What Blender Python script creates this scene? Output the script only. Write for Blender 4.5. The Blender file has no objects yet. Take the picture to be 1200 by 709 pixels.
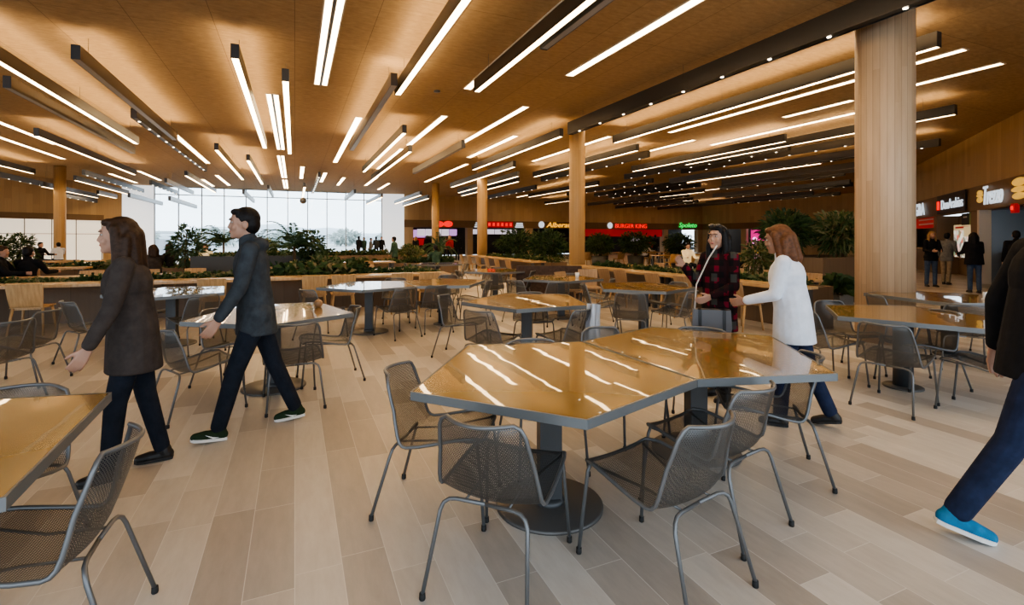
import bpy, bmesh, math, random
from mathutils import Vector, Matrix
random.seed(7)
C = bpy.context.scene.collection
R = math.radians
PI = math.pi
A0 = R(23.7)
CA, SA = math.cos(A0), math.sin(A0)
H_CEIL = 5.0

def W(X, Y, z=0.0):
    """building grid (X along the glass front, Y into the hall) -> world"""
    return Vector((X * CA - Y * SA, X * SA + Y * CA, z))

# ------------------------------------------------------------------ materials
def mat(name, col=(0.5, 0.5, 0.5), rough=0.5, metal=0.0, emit=None, es=1.0, spec=0.5, coat=0.0):
    m = bpy.data.materials.new(name)
    m.use_nodes = True
    b = m.node_tree.nodes['Principled BSDF']
    b.inputs['Base Color'].default_value = (*col, 1)
    b.inputs['Roughness'].default_value = rough
    b.inputs['Metallic'].default_value = metal
    b.inputs['Specular IOR Level'].default_value = spec
    b.inputs['Coat Weight'].default_value = coat
    b.inputs['Coat Roughness'].default_value = 0.03
    if emit:
        b.inputs['Emission Color'].default_value = (*emit, 1)
        b.inputs['Emission Strength'].default_value = es
    return m

class NT:
    def __init__(s, m):
        s.t = m.node_tree; s.n = s.t.nodes; s.b = s.n.get('Principled BSDF'); s.out = s.n.get('Material Output')
    def add(s, typ, **kw):
        n = s.n.new(typ)
        for k, v in kw.items(): setattr(n, k, v)
        return n
    def link(s, a, b): s.t.links.new(a, b)
    def put(s, v, sock):
        if isinstance(v, (int, float)): sock.default_value = v
        else: s.link(v, sock)
    def math(s, op, a, b=0.0, c=0.0):
        n = s.n.new('ShaderNodeMath'); n.operation = op
        for i, v in enumerate((a, b, c)): s.put(v, n.inputs[i])
        return n.outputs[0]
    def ramp(s, fac, stops):
        n = s.n.new('ShaderNodeValToRGB'); e = n.color_ramp.elements
        while len(e) < len(stops): e.new(0.5)
        for i, (p, c) in enumerate(stops):
            e[i].position = p; e[i].color = (*c, 1)
        s.link(fac, n.inputs[0]); return n.outputs[0]
    def mixc(s, fac, a, b, mode='MIX'):
        n = s.n.new('ShaderNodeMix'); n.data_type = 'RGBA'; n.blend_type = mode
        s.put(fac, n.inputs[0])
        for v, k in ((a, 6), (b, 7)):
            if isinstance(v, tuple): n.inputs[k].default_value = (*v, 1)
            else: s.link(v, n.inputs[k])
        return n.outputs[2]
    def pos(s, rot=None, kind='geo'):
        if kind == 'geo':
            o = s.add('ShaderNodeNewGeometry').outputs['Position']
        else:
            o = s.add('ShaderNodeTexCoord').outputs[kind]
        if rot is not None:
            mp = s.add('ShaderNodeMapping'); mp.inputs['Rotation'].default_value = (0, 0, rot)
            s.link(o, mp.inputs[0]); o = mp.outputs[0]
        sp = s.add('ShaderNodeSeparateXYZ'); s.link(o, sp.inputs[0])
        return o, sp.outputs[0], sp.outputs[1], sp.outputs[2]
    def comb(s, x, y, z=0.0):
        n = s.add('ShaderNodeCombineXYZ')
        for v, k in ((x, 0), (y, 1), (z, 2)): s.put(v, n.inputs[k])
        return n.outputs[0]
    def noise(s, vec, scale, detail=4, rough=0.55):
        n = s.add('ShaderNodeTexNoise'); s.link(vec, n.inputs['Vector'])
        n.inputs['Scale'].default_value = scale; n.inputs['Detail'].default_value = detail; n.inputs['Roughness'].default_value = rough
        return n.outputs['Fac']
    def white(s, vec, dims='3D'):
        n = s.add('ShaderNodeTexWhiteNoise'); n.noise_dimensions = dims
        s.link(vec, n.inputs['Vector'] if dims != '1D' else n.inputs['W']); return n.outputs['Value']

def floor_material():
    m = mat('floor_tiles', rough=0.32); t = NT(m)
    o, x, y, z = t.pos(rot=-A0)
    w = 0.2
    rowf = t.math('DIVIDE', t.math('ADD', x, 0.0), w); row = t.math('FLOOR', rowf)
    fx = t.math('SUBTRACT', rowf, row)
    off = t.white(row, '1D')
    yl = t.math('ADD', t.math('DIVIDE', y, 1.25), t.math('MULTIPLY', off, 7.0)); cell = t.math('FLOOR', yl)
    fy = t.math('SUBTRACT', yl, cell)
    h = t.white(t.comb(row, cell), '2D')
    split = t.math('ADD', 0.32, t.math('MULTIPLY', h, 0.4))
    second = t.math('GREATER_THAN', fy, split)
    dosplit = t.math('GREATER_THAN', h, 0.55)
    sid = t.math('MULTIPLY', second, dosplit)
    tone = t.white(t.comb(row, cell, sid), '3D')
    gx = t.math('MULTIPLY', t.math('MINIMUM', fx, t.math('SUBTRACT', 1.0, fx)), w)
    gy = t.math('MULTIPLY', t.math('MINIMUM', fy, t.math('SUBTRACT', 1.0, fy)), 1.25)
    gs = t.math('ADD', t.math('MULTIPLY', t.math('ABSOLUTE', t.math('SUBTRACT', fy, split)), 1.25), t.math('MULTIPLY', t.math('SUBTRACT', 1.0, dosplit), 9.0))
    g = t.math('MINIMUM', gx, t.math('MINIMUM', gy, gs))
    grout = t.math('LESS_THAN', g, 0.0016)
    base = t.ramp(tone, [(0.0, (0.37, 0.325, 0.28)), (0.35, (0.45, 0.405, 0.355)), (0.7, (0.54, 0.495, 0.44)), (1.0, (0.62, 0.575, 0.52))])
    sv = t.comb(t.math('MULTIPLY', x, 9.0), t.math('MULTIPLY', y, 2.0), t.math('MULTIPLY', tone, 50))
    n = t.noise(sv, 2.2, 6, 0.65)
    base = t.mixc(0.5, base, t.ramp(n, [(0.3, (0.42, 0.42, 0.42)), (0.7, (0.6, 0.6, 0.6))]), 'OVERLAY')
    col = t.mixc(grout, base, (0.66, 0.63, 0.58))
    t.link(col, t.b.inputs['Base Color'])
    t.link(t.math('ADD', 0.28, t.math('MULTIPLY', n, 0.2)), t.b.inputs['Roughness'])
    return m

def ceiling_material():
    m = mat('ceiling_wood_wool', rough=0.75, spec=0.25); t = NT(m)
    o, x, y, z = t.pos(rot=-A0)
    def seam(v, p, wd):
        q = t.math('DIVIDE', v, p); fr = t.math('FRACT', q)
        return t.math('LESS_THAN', t.math('MULTIPLY', t.math('MINIMUM', fr, t.math('SUBTRACT', 1.0, fr)), p), wd)
    s = t.math('MAXIMUM', seam(x, 1.2, 0.006), seam(y, 2.4, 0.006))
    cellv = t.white(t.comb(t.math('FLOOR', t.math('DIVIDE', x, 1.2)), t.math('FLOOR', t.math('DIVIDE', y, 2.4))), '2D')
    n = t.noise(t.comb(t.math('MULTIPLY', x, 1.0), t.math('MULTIPLY', y, 2.5)), 5.5, 8, 0.7)
    c = t.ramp(n, [(0.28, (0.30, 0.195, 0.10)), (0.5, (0.40, 0.27, 0.14)), (0.72, (0.49, 0.34, 0.185))])
    c = t.mixc(t.math('MULTIPLY', cellv, 0.22), c, (0.28, 0.18, 0.085))
    c = t.mixc(t.math('MULTIPLY', s, 0.7), c, (0.16, 0.10, 0.05))
    t.link(c, t.b.inputs['Base Color']); return m

def plank_wood(name, c0, c1, w=0.14, axis='wall', rough=0.5, seam=0.5, grain=1.0):
    """vertical veneer strips; each strip its own tone"""
    m = mat(name, rough=rough); t = NT(m)
    o, x, y, z = t.pos(rot=-A0)
    if axis == 'wall':
        u = t.math('ADD', t.math('MULTIPLY', x, 0.7), t.math('MULTIPLY', y, 0.73))
    elif axis == 'round':
        oo, ox, oy, oz = t.pos(kind='Object')
        u = t.math('MULTIPLY', t.math('ARCTAN2', oy, ox), 0.36)
    else:
        u = x
    q = t.math('DIVIDE', u, w); i = t.math('FLOOR', q); fr = t.math('FRACT', q)
    seg = t.math('FLOOR', t.math('DIVIDE', t.math('ADD', z, t.math('MULTIPLY', t.white(i, '1D'), 2.0)), 2.6))
    tone = t.white(t.comb(i, seg), '2D')
    n = t.noise(t.comb(t.math('MULTIPLY', u, 40.0 * grain), t.math('MULTIPLY', z, 1.6), tone), 1.0, 5, 0.6)
    f = t.math('ADD', t.math('MULTIPLY', tone, 0.30), t.math('ADD', t.math('MULTIPLY', n, 0.5), 0.1))
    c = t.ramp(f, [(0.15, c0), (0.85, c1)])
    e = t.math('LESS_THAN', t.math('MULTIPLY', t.math('MINIMUM', fr, t.math('SUBTRACT', 1.0, fr)), w), 0.003)
    c = t.mixc(t.math('MULTIPLY', e, seam), c, tuple(v * 0.4 for v in c0))
    t.link(c, t.b.inputs['Base Color']); return m

def grain_wood(name, c0, c1, rough=0.45):
    m = mat(name, rough=rough); t = NT(m)
    o, x, y, z = t.pos(kind='Object')
    n = t.noise(t.comb(t.math('MULTIPLY', x, 22.0), t.math('MULTIPLY', y, 3.0), t.math('MULTIPLY', z, 3.0)), 1.6, 5, 0.6)
    t.link(t.ramp(n, [(0.3, c0), (0.7, c1)]), t.b.inputs['Base Color']); return m

def perforated(name, col, pitch=0.0085, r=0.0029):
    m = mat(name, col, rough=0.42, metal=0.55); t = NT(m)
    uv = t.add('ShaderNodeTexCoord').outputs['UV']
    sp = t.add('ShaderNodeSeparateXYZ'); t.link(uv, sp.inputs[0])
    u, v = sp.outputs[0], sp.outputs[1]
    def dist(ou, ov):
        a = t.math('SUBTRACT', t.math('FRACT', t.math('ADD', t.math('DIVIDE', u, pitch), ou)), 0.5)
        b = t.math('MULTIPLY', t.math('SUBTRACT', t.math('FRACT', t.math('ADD', t.math('DIVIDE', v, pitch * 1.732), ov)), 0.5), 1.732)
        return t.math('ADD', t.math('MULTIPLY', a, a), t.math('MULTIPLY', b, b))
    d = t.math('MINIMUM', dist(0, 0), dist(0.5, 0.5))
    hole = t.math('LESS_THAN', d, (r / pitch) ** 2)
    tr = t.add('ShaderNodeBsdfTransparent'); mx = t.add('ShaderNodeMixShader')
    t.link(hole, mx.inputs[0]); t.link(t.b.outputs[0], mx.inputs[1]); t.link(tr.outputs[0], mx.inputs[2])
    t.link(mx.outputs[0], t.out.inputs[0]); return m

def cloth(name, col, var=0.25, scale=14, rough=0.85):
    m = mat(name, col, rough=rough, spec=0.2); t = NT(m)
    o, x, y, z = t.pos(kind='Object')
    n = t.noise(o, scale, 5, 0.6)
    lo = tuple(v * (1 - var) for v in col); hi = tuple(min(1, v * (1 + var)) for v in col)
    t.link(t.ramp(n, [(0.3, lo), (0.7, hi)]), t.b.inputs['Base Color'])
    bp = t.add('ShaderNodeBump'); bp.inputs['Strength'].default_value = 0.35; bp.inputs['Distance'].default_value = 0.02
    t.link(t.noise(o, 9, 3), bp.inputs['Height']); t.link(bp.outputs[0], t.b.inputs['Normal']); return m

def plaid():
    m = mat('plaid_cloth', rough=0.9, spec=0.15); t = NT(m)
    o, x, y, z = t.pos(kind='Object')
    u = t.math('ADD', x, t.math('MULTIPLY', y, 0.8))
    a = t.math('GREATER_THAN', t.math('SINE', t.math('MULTIPLY', u, 60)), 0.0)
    b = t.math('GREATER_THAN', t.math('SINE', t.math('MULTIPLY', z, 58)), 0.0)
    both = t.math('MULTIPLY', a, b); either = t.math('MAXIMUM', a, b)
    c = t.mixc(either, (0.010, 0.009, 0.010), (0.024, 0.009, 0.011))
    c = t.mixc(t.math('MULTIPLY', both, t.math('GREATER_THAN', t.noise(o, 7.0, 2), 0.44)), c, (0.16, 0.010, 0.025))
    g = t.math('MULTIPLY', t.math('GREATER_THAN', t.math('SINE', t.math('MULTIPLY', u, 30)), 0.55), t.math('GREATER_THAN', t.math('SINE', t.math('MULTIPLY', z, 29)), 0.5))
    c = t.mixc(t.math('MULTIPLY', g, 0.8), c, (0.06, 0.066, 0.06))
    t.link(c, t.b.inputs['Base Color']); return m

def leaf_mat(name, cols):
    m = mat(name, rough=0.45); t = NT(m)
    r = t.add('ShaderNodeNewGeometry').outputs['Random Per Island']
    t.link(t.ramp(r, [(i / (len(cols) - 1), c) for i, c in enumerate(cols)]), t.b.inputs['Base Color'])
    return m

def glass_mat():
    m = bpy.data.materials.new('window_glass'); m.use_nodes = True; t = NT(m)
    t.n.remove(t.b)
    tr = t.add('ShaderNodeBsdfTransparent'); tr.inputs[0].default_value = (0.96, 0.98, 0.98, 1)
    gl = t.add('ShaderNodeBsdfGlossy'); gl.inputs['Roughness'].default_value = 0.02
    fr = t.add('ShaderNodeFresnel'); fr.inputs[0].default_value = 1.45
    mx = t.add('ShaderNodeMixShader'); t.link(fr.outputs[0], mx.inputs[0]); t.link(tr.outputs[0], mx.inputs[1]); t.link(gl.outputs[0], mx.inputs[2])
    t.link(mx.outputs[0], t.out.inputs[0]); return m

def tabletop_mat():
    m = mat('bronze_lacquer', (0.27, 0.165, 0.042), rough=0.2, spec=0.4, coat=0.75); t = NT(m)
    t.b.inputs['Coat Roughness'].default_value = 0.015
    o, x, y, z = t.pos(kind='Object')
    bp = t.add('ShaderNodeBump'); bp.inputs['Strength'].default_value = 0.03; bp.inputs['Distance'].default_value = 0.02
    t.link(t.noise(o, 2.6, 2), bp.inputs['Height']); t.link(bp.outputs[0], t.b.inputs['Coat Normal'])
    return m

WARM = (1.0, 0.70, 0.38)
M = {
    'floor': floor_material(), 'ceil': ceiling_material(),
    'wallwood': plank_wood('wall_veneer', (0.38, 0.245, 0.115), (0.56, 0.375, 0.19), 0.3),
    'wallpale': plank_wood('wall_veneer_pale', (0.36, 0.25, 0.14), (0.50, 0.36, 0.21), 0.3),
    'fascia': plank_wood('fascia_veneer', (0.15, 0.085, 0.035), (0.22, 0.13, 0.06), 1.2),
    'column': plank_wood('column_veneer', (0.42, 0.25, 0.10), (0.60, 0.39, 0.18), 0.11, 'round'),
    'columnbig': plank_wood('column_veneer_pale', (0.40, 0.27, 0.16), (0.66, 0.49, 0.33), 0.085, 'round', grain=0.5),
    'plaster': mat('plaster', (0.75, 0.72, 0.66), 0.8),
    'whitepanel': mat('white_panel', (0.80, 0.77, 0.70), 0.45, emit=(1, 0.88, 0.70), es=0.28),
    'blind': mat('screen_day_glow', (0.80, 0.82, 0.84), 0.8, emit=(0.9, 0.95, 1), es=0.35),  # faint emission stands in for daylight coming through the screens
    'joint': mat('dark_joint', (0.12, 0.10, 0.08), 0.7),
    'mullion': mat('mullion_paint', (0.42, 0.46, 0.50), 0.5, 0.3),
    'glass': glass_mat(),
    'body': mat('fixture_black', (0.085, 0.082, 0.080), 0.38, 0.75),
    'bodygrey': mat('fixture_graphite', (0.16, 0.155, 0.15), 0.35, 0.75),
    'glow': mat('diffuser_glow', (0.9, 0.85, 0.75), 0.5, emit=WARM, es=5.8),
    'strip': mat('strip_glow', (0.9, 0.85, 0.75), 0.5, emit=WARM, es=5.8),
    'spot': mat('spot_glow', (0.9, 0.85, 0.75), 0.5, emit=(1, 0.84, 0.62), es=3),
    'dim': mat('diffuser_unlit', (0.30, 0.30, 0.31), 0.35),
    'trimstrip': mat('strip_frame', (0.62, 0.55, 0.45), 0.5),
    'cable': mat('cable_steel', (0.20, 0.18, 0.15), 0.5, 0.5),
    'mesh': perforated('perforated_steel', (0.115, 0.113, 0.108), 0.0085, 0.0025),
    'meshtube': mat('chair_tube', (0.17, 0.175, 0.18), 0.38, 0.5),
    'rubber': mat('rubber', (0.015, 0.015, 0.015), 0.7),
    'top': tabletop_mat(), 'edge': mat('table_edge', (0.20, 0.215, 0.225), 0.4, 0.5),
    'steel': mat('table_column', (0.085, 0.088, 0.092), 0.42, 0.4),
    'plate': mat('table_base_plate', (0.13, 0.125, 0.12), 0.45, 0.4),
    'ply': grain_wood('oak_ply', (0.38, 0.23, 0.10), (0.56, 0.37, 0.19)),
    'plydark': grain_wood('oak_ply_brown', (0.26, 0.16, 0.085), (0.38, 0.25, 0.14)),
    'slab': grain_wood('table_oak', (0.42, 0.27, 0.13), (0.58, 0.40, 0.22), 0.25),
    'planter': plank_wood('planter_veneer', (0.12, 0.08, 0.048), (0.18, 0.125, 0.08), 0.4, 'wall'),
    'planterdark': mat('planter_dark', (0.05, 0.05, 0.048), 0.5),
    'soil': mat('soil', (0.03, 0.02, 0.012), 0.95),
    'leafA': leaf_mat('leaf_dark', [(0.012, 0.03, 0.012), (0.03, 0.065, 0.02), (0.055, 0.10, 0.03), (0.09, 0.13, 0.05)]),
    'leafB': leaf_mat('leaf_mixed', [(0.03, 0.065, 0.015), (0.08, 0.13, 0.04), (0.16, 0.19, 0.08), (0.34, 0.27, 0.14)]),
    'leafC': leaf_mat('leaf_palm', [(0.02, 0.05, 0.02), (0.05, 0.10, 0.04), (0.10, 0.16, 0.07)]),
    'stem': mat('plant_stem', (0.10, 0.065, 0.03), 0.8),
    'skin': mat('skin', (0.43, 0.245, 0.17), 0.55), 'skin2': mat('skin_tan', (0.36, 0.20, 0.13), 0.55),
    'eyew': mat('eye_white', (0.42, 0.39, 0.36), 0.4), 'iris': mat('iris', (0.02, 0.012, 0.008), 0.2),
    'lips': mat('lips', (0.40, 0.13, 0.11), 0.5), 'brow': mat('brow', (0.02, 0.014, 0.01), 0.8),
    'hairk': cloth('hair_black', (0.012, 0.010, 0.010), 0.4, 40, 0.5), 'hairb': cloth('hair_brown', (0.045, 0.024, 0.014), 0.4, 40, 0.5),
    'hairc': cloth('hair_chestnut', (0.13, 0.055, 0.025), 0.4, 40, 0.5), 'hairy': cloth('hair_honey', (0.33, 0.19, 0.08), 0.4, 40, 0.5),
    'slate': cloth('slate_jacket', (0.045, 0.052, 0.060)), 'espresso': cloth('espresso_jacket', (0.052, 0.042, 0.038)),
    'navy': cloth('navy_trousers', (0.014, 0.018, 0.028)), 'denim': cloth('denim', (0.055, 0.085, 0.15)), 'indigo': cloth('indigo_denim', (0.018, 0.026, 0.06)),
    'black': cloth('black_cloth', (0.012, 0.012, 0.014)), 'white': cloth('white_cloth', (0.72, 0.75, 0.82), 0.08), 'beige': cloth('beige_cloth', (0.27, 0.22, 0.16)),
    'greycloth': cloth('grey_cloth', (0.18, 0.18, 0.18)), 'red': cloth('red_cloth', (0.35, 0.03, 0.03)), 'green': cloth('green_cloth', (0.04, 0.08, 0.06)),
    'plaid': plaid(), 'leather': mat('bag_leather', (0.12, 0.12, 0.13), 0.4), 'bagtrim': mat('bag_trim', (0.025, 0.025, 0.027), 0.4),
    'shoeg': cloth('shoe_green', (0.022, 0.04, 0.02)), 'shoeblue': cloth('shoe_blue', (0.03, 0.17, 0.32)), 'shoek': mat('shoe_black', (0.015, 0.014, 0.014), 0.5),
    'sole': mat('shoe_sole', (0.75, 0.74, 0.72), 0.5), 'mark': mat('shoe_mark', (0.85, 0.85, 0.83), 0.5), 'sun': mat('sunglass', (0.03, 0.03, 0.035), 0.1),
    'orange': mat('orange_patch', (0.60, 0.20, 0.02), 0.6, emit=(1, 0.35, 0.02), es=0.15),
    'shopdark': mat('shop_dark', (0.020, 0.014, 0.010), 0.6), 'shopbrown': mat('shop_brown', (0.20, 0.13, 0.075), 0.6),
    'signback': mat('sign_back', (0.03, 0.018, 0.014), 0.5), 'redlit': mat('red_lit', (0.5, 0.01, 0.01), 0.5, emit=(1, 0.02, 0.015), es=0.45),
    'redboard': mat('red_board', (0.45, 0.015, 0.015), 0.5, emit=(1, 0.02, 0.02), es=0.05), 'reddark': mat('red_dark', (0.30, 0.01, 0.01), 0.5, emit=(1, 0.01, 0.01), es=0.10),
    'whitelit': mat('white_lit', (0.5, 0.5, 0.5), 0.5, emit=(0.75, 0.88, 1), es=0.32), 'menulit': mat('menu_lit', (0.8, 0.75, 0.8), 0.5, emit=(0.95, 0.85, 1.0), es=0.25),
    'menudim': mat('menu_dim', (0.3, 0.2, 0.35), 0.5, emit=(0.5, 0.25, 0.6), es=0.45),
    'greenlit': mat('green_lit', (0.02, 0.5, 0.1), 0.5, emit=(0.03, 1, 0.15), es=0.35), 'amberlit': mat('amber_lit', (0.7, 0.35, 0.05), 0.5, emit=(1, 0.5, 0.06), es=0.45),
    'yellowlit': mat('yellow_lit', (0.7, 0.45, 0.1), 0.5, emit=(1, 0.6, 0.12), es=0.18), 'pinklit': mat('pink_lit', (0.6, 0.02, 0.25), 0.5, emit=(1, 0.03, 0.35), es=0.25),
    'pinkhot': mat('pink_hot', (0.9, 0.4, 0.8), 0.5, emit=(1, 0.3, 0.9), es=1.0),
    'board': mat('chalk_board', (0.02, 0.02, 0.02), 0.6), 'leafpic': mat('green_picture', (0.25, 0.35, 0.12), 0.6), 'cream': mat('cream_board', (0.62, 0.50, 0.28), 0.6, emit=(1, 0.8, 0.45), es=0.15),
    'stainless': mat('stainless', (0.20, 0.21, 0.22), 0.35, 0.8), 'frame': mat('pale_frame', (0.60, 0.56, 0.50), 0.5),
    'tree': leaf_mat('hazed_tree', [(0.48, 0.54, 0.53), (0.52, 0.58, 0.55), (0.56, 0.61, 0.57)]), 'hill': mat('hazed_hill', (0.62, 0.68, 0.72), 0.9), 'pave': mat('far_paving', (0.55, 0.55, 0.54), 0.9),  # distance haze is painted into the pale tree and hill colours
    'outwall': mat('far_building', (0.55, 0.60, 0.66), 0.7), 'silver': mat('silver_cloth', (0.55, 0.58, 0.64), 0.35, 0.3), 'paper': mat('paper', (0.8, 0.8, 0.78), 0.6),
    'cup': mat('cup_wood', (0.30, 0.17, 0.08), 0.5), 'upholstery': cloth('booth_brown', (0.075, 0.05, 0.04)), 'trayblue': mat('tray_black', (0.03, 0.03, 0.035), 0.4),
}
def poster_mat():
    m = mat('poster_food', rough=0.4); t = NT(m); o, x, y, z = t.pos(kind='Object')
    v = t.add('ShaderNodeTexVoronoi'); v.inputs['Scale'].default_value = 4.5; t.link(o, v.inputs['Vector'])
    s = t.add('ShaderNodeSeparateColor'); t.link(v.outputs['Color'], s.inputs[0])
    c = t.ramp(s.outputs[0], [(0.0, (0.02, 0.015, 0.01)), (0.3, (0.75, 0.72, 0.62)), (0.55, (0.12, 0.20, 0.10)), (0.75, (0.55, 0.10, 0.06)), (1.0, (0.85, 0.80, 0.72))])
    t.link(c, t.b.inputs['Base Color']); t.link(c, t.b.inputs['Emission Color']); t.b.inputs['Emission Strength'].default_value = 0.45; return m
M['poster'] = poster_mat()

# ------------------------------------------------------------------ mesh builder
class MB:
    def __init__(s): s.v = []; s.f = []; s.sm = []; s.mi = []; s.uv = None
    def add(s, vs, fs, smooth=False, mi=0):
        o = len(s.v); s.v += [tuple(p) for p in vs]
        for f in fs: s.f.append(tuple(i + o for i in f)); s.sm.append(smooth); s.mi.append(mi)
        return s
    def box(s, a, b, mi=0, rot=0, c=(0, 0, 0)):
        x0, y0, z0 = a; x1, y1, z1 = b
        p = [(x0, y0, z0), (x1, y0, z0), (x1, y1, z0), (x0, y1, z0), (x0, y0, z1), (x1, y0, z1), (x1, y1, z1), (x0, y1, z1)]
        if rot:
            k, n = math.cos(rot), math.sin(rot); p = [(c[0] + (x - c[0]) * k - (y - c[1]) * n, c[1] + (x - c[0]) * n + (y - c[1]) * k, z) for x, y, z in p]
        return s.add(p, [(0, 3, 2, 1), (4, 5, 6, 7), (0, 1, 5, 4), (1, 2, 6, 5), (2, 3, 7, 6), (3, 0, 4, 7)], mi=mi)
    def prism(s, poly, z0, z1, mi=0):
        n = len(poly)
        v = [(x, y, z0) for x, y in poly] + [(x, y, z1) for x, y in poly]
        f = [tuple(range(n - 1, -1, -1)), tuple(range(n, 2 * n))] + [(i, (i + 1) % n, n + (i + 1) % n, n + i) for i in range(n)]
        return s.add(v, f, mi=mi)
    def tube(s, pts, r, n=8, closed=False, mi=0, caps=True):
        P = [Vector(p) for p in pts]; m = len(P)
        rr = r if isinstance(r, (list, tuple)) else [r] * m
        vs = []; prev = None
        for i, p in enumerate(P):
            if closed: t = (P[(i + 1) % m] - P[i - 1])
            else: t = P[min(i + 1, m - 1)] - P[max(i - 1, 0)]
            t.normalize()
            if prev is None:
                a = Vector((0, 0, 1)) if abs(t.z) < 0.9 else Vector((1, 0, 0)); u = t.cross(a).normalized()
            else:
                u = (prev - t * prev.dot(t)).normalized()
            w = t.cross(u); prev = u
            for k in range(n):
                g = 2 * PI * k / n; vs.append(p + (u * math.cos(g) + w * math.sin(g)) * rr[i])
        fs = []
        for i in range(m if closed else m - 1):
            j = (i + 1) % m
            for k in range(n): fs.append((i * n + k, i * n + (k + 1) % n, j * n + (k + 1) % n, j * n + k))
        if not closed and caps: fs += [tuple(range(n - 1, -1, -1)), tuple((m - 1) * n + k for k in range(n))]
        return s.add(vs, fs, True, mi)
    def lathe(s, prof, n=24, c=(0, 0, 0), mi=0, smooth=True):
        vs = []; fs = []
        for r, z in prof:
            for k in range(n): g = 2 * PI * k / n; vs.append((c[0] + r * math.cos(g), c[1] + r * math.sin(g), c[2] + z))
        m = len(prof)
        for i in range(m - 1):
            for k in range(n): fs.append((i * n + k, i * n + (k + 1) % n, (i + 1) * n + (k + 1) % n, (i + 1) * n + k))
        fs += [tuple(range(n - 1, -1, -1)), tuple((m - 1) * n + k for k in range(n))]
        return s.add(vs, fs, smooth, mi)
    def ell(s, c, r, rot=None, nu=14, nv=9, mi=0):
        vs = []; fs = []; c = Vector(c)
        for i in range(nv + 1):
            th = PI * i / nv
            for k in range(nu):
                g = 2 * PI * k / nu; p = Vector((r[0] * math.sin(th) * math.cos(g), r[1] * math.sin(th) * math.sin(g), r[2] * math.cos(th)))
                if rot is not None: p = rot @ p
                vs.append(c + p)
        for i in range(nv):
            for k in range(nu): fs.append((i * nu + k, (i + 1) * nu + k, (i + 1) * nu + (k + 1) % nu, i * nu + (k + 1) % nu))
        return s.add(vs, fs, True, mi)
    def cap(s, a, b, ra, rb, n=12):
        """tapered closed limb segment"""
        a, b = Vector(a), Vector(b); d = b - a; L = d.length
        if L < 1e-6: return s.ell(a, (ra, ra, ra))
        d.normalize(); pts = []; rr = []
        for i in range(5): g = PI / 2 * (i / 4); pts.append(a - d * ra * math.cos(g)); rr.append(max(ra * math.sin(g), ra * 0.05))
        for i in range(5): g = PI / 2 * (i / 4); pts.append(b + d * rb * math.sin(g)); rr.append(max(rb * math.cos(g), rb * 0.05))
        return s.tube(pts, rr, n)
    def mesh(s, name, mats, uv=None):
        me = bpy.data.meshes.new(name); me.from_pydata(s.v, [], s.f)
        for m in (mats if isinstance(mats, (list, tuple)) else [mats]): me.materials.append(m)
        me.polygons.foreach_set('use_smooth', s.sm); me.polygons.foreach_set('material_index', s.mi)
        if uv:
            l = me.uv_layers.new(name='UVMap')
            for lp in me.loops: l.data[lp.index].uv = uv[lp.vertex_index]
        me.update(); return me
    def build(s, name, mats, parent=None, uv=None, loc=None):
        o = bpy.data.objects.new(name, s.mesh(name, mats, uv)); C.objects.link(o)
        if parent: o.parent = parent
        if loc is not None: o.location = loc
        return o

def tag(o, label=None, cat=None, group=None, kind=None):
    if label: o['label'] = label
    if cat: o['category'] = cat
    if group: o['group'] = group
    if kind: o['kind'] = kind
    return o
def thing(name, label, cat, loc=(0, 0, 0), rz=0.0, group=None):
    o = bpy.data.objects.new(name, None); C.objects.link(o); o.empty_display_size = 0.1
    o.location = loc; o.rotation_euler = (0, 0, rz); return tag(o, label, cat, group)
def structure(o): o['kind'] = 'structure'; return o
KIDS = {}
def dup(root, loc, rz=0.0, label=None, group=None, scale=None):
    def rec(o, par):
        c = o.copy(); C.objects.link(c)
        if par: c.parent = par
        for ch in list(o.children): rec(ch, c)
        return c
    r = rec(root, None); r.location = loc; r.rotation_euler = (0, 0, rz)
    if label: r['label'] = label
    if group: r['group'] = group
    if scale: r.scale = (scale,) * 3 if isinstance(scale, (int, float)) else scale
    return r
ORD = ['', 'first', 'second', 'third', 'fourth', 'fifth', 'sixth', 'seventh', 'eighth', 'ninth', 'tenth', 'eleventh', 'twelfth', 'thirteenth', 'fourteenth', 'fifteenth', 'sixteenth', 'seventeenth', 'eighteenth', 'nineteenth', 'twentieth']
def ordn(i):
    if i <= 20: return ORD[i]
    t = {2: 'twenty', 3: 'thirty', 4: 'forty', 5: 'fifty', 6: 'sixty'}[i // 10]
    if i % 10 == 0: return {2: 'twentieth', 3: 'thirtieth', 4: 'fortieth', 5: 'fiftieth', 6: 'sixtieth'}[i // 10]
    return t + '-' + ORD[i % 10]
def place_words(i, n):
    if n == 1: return 'the only one'
    if i == 1: return 'leftmost'
    if i == n: return 'rightmost'
    return ordn(i) + ' from left'
def colpx(p): return p[0] / max(p[1], 0.5)

# ------------------------------------------------------------------ setting: shell
def slab(name, poly, z0, z1, m):
    return structure(MB().prism([(p.x, p.y) for p in poly], z0, z1).build(name, m))
room_poly = [W(-34, -5), W(26, -5), W(40, 23.5), W(40, 44), W(-34, 44)]
slab('floor', [W(-36, -6), W(44, -6), W(44, 40), W(-36, 40)], -0.12, 0.0, M['floor'])
slab('ceiling', [W(-36, -3), W(44, -3), W(44, 40.3), W(-36, 40.3)], H_CEIL, H_CEIL + 0.3, M['ceil'])

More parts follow.
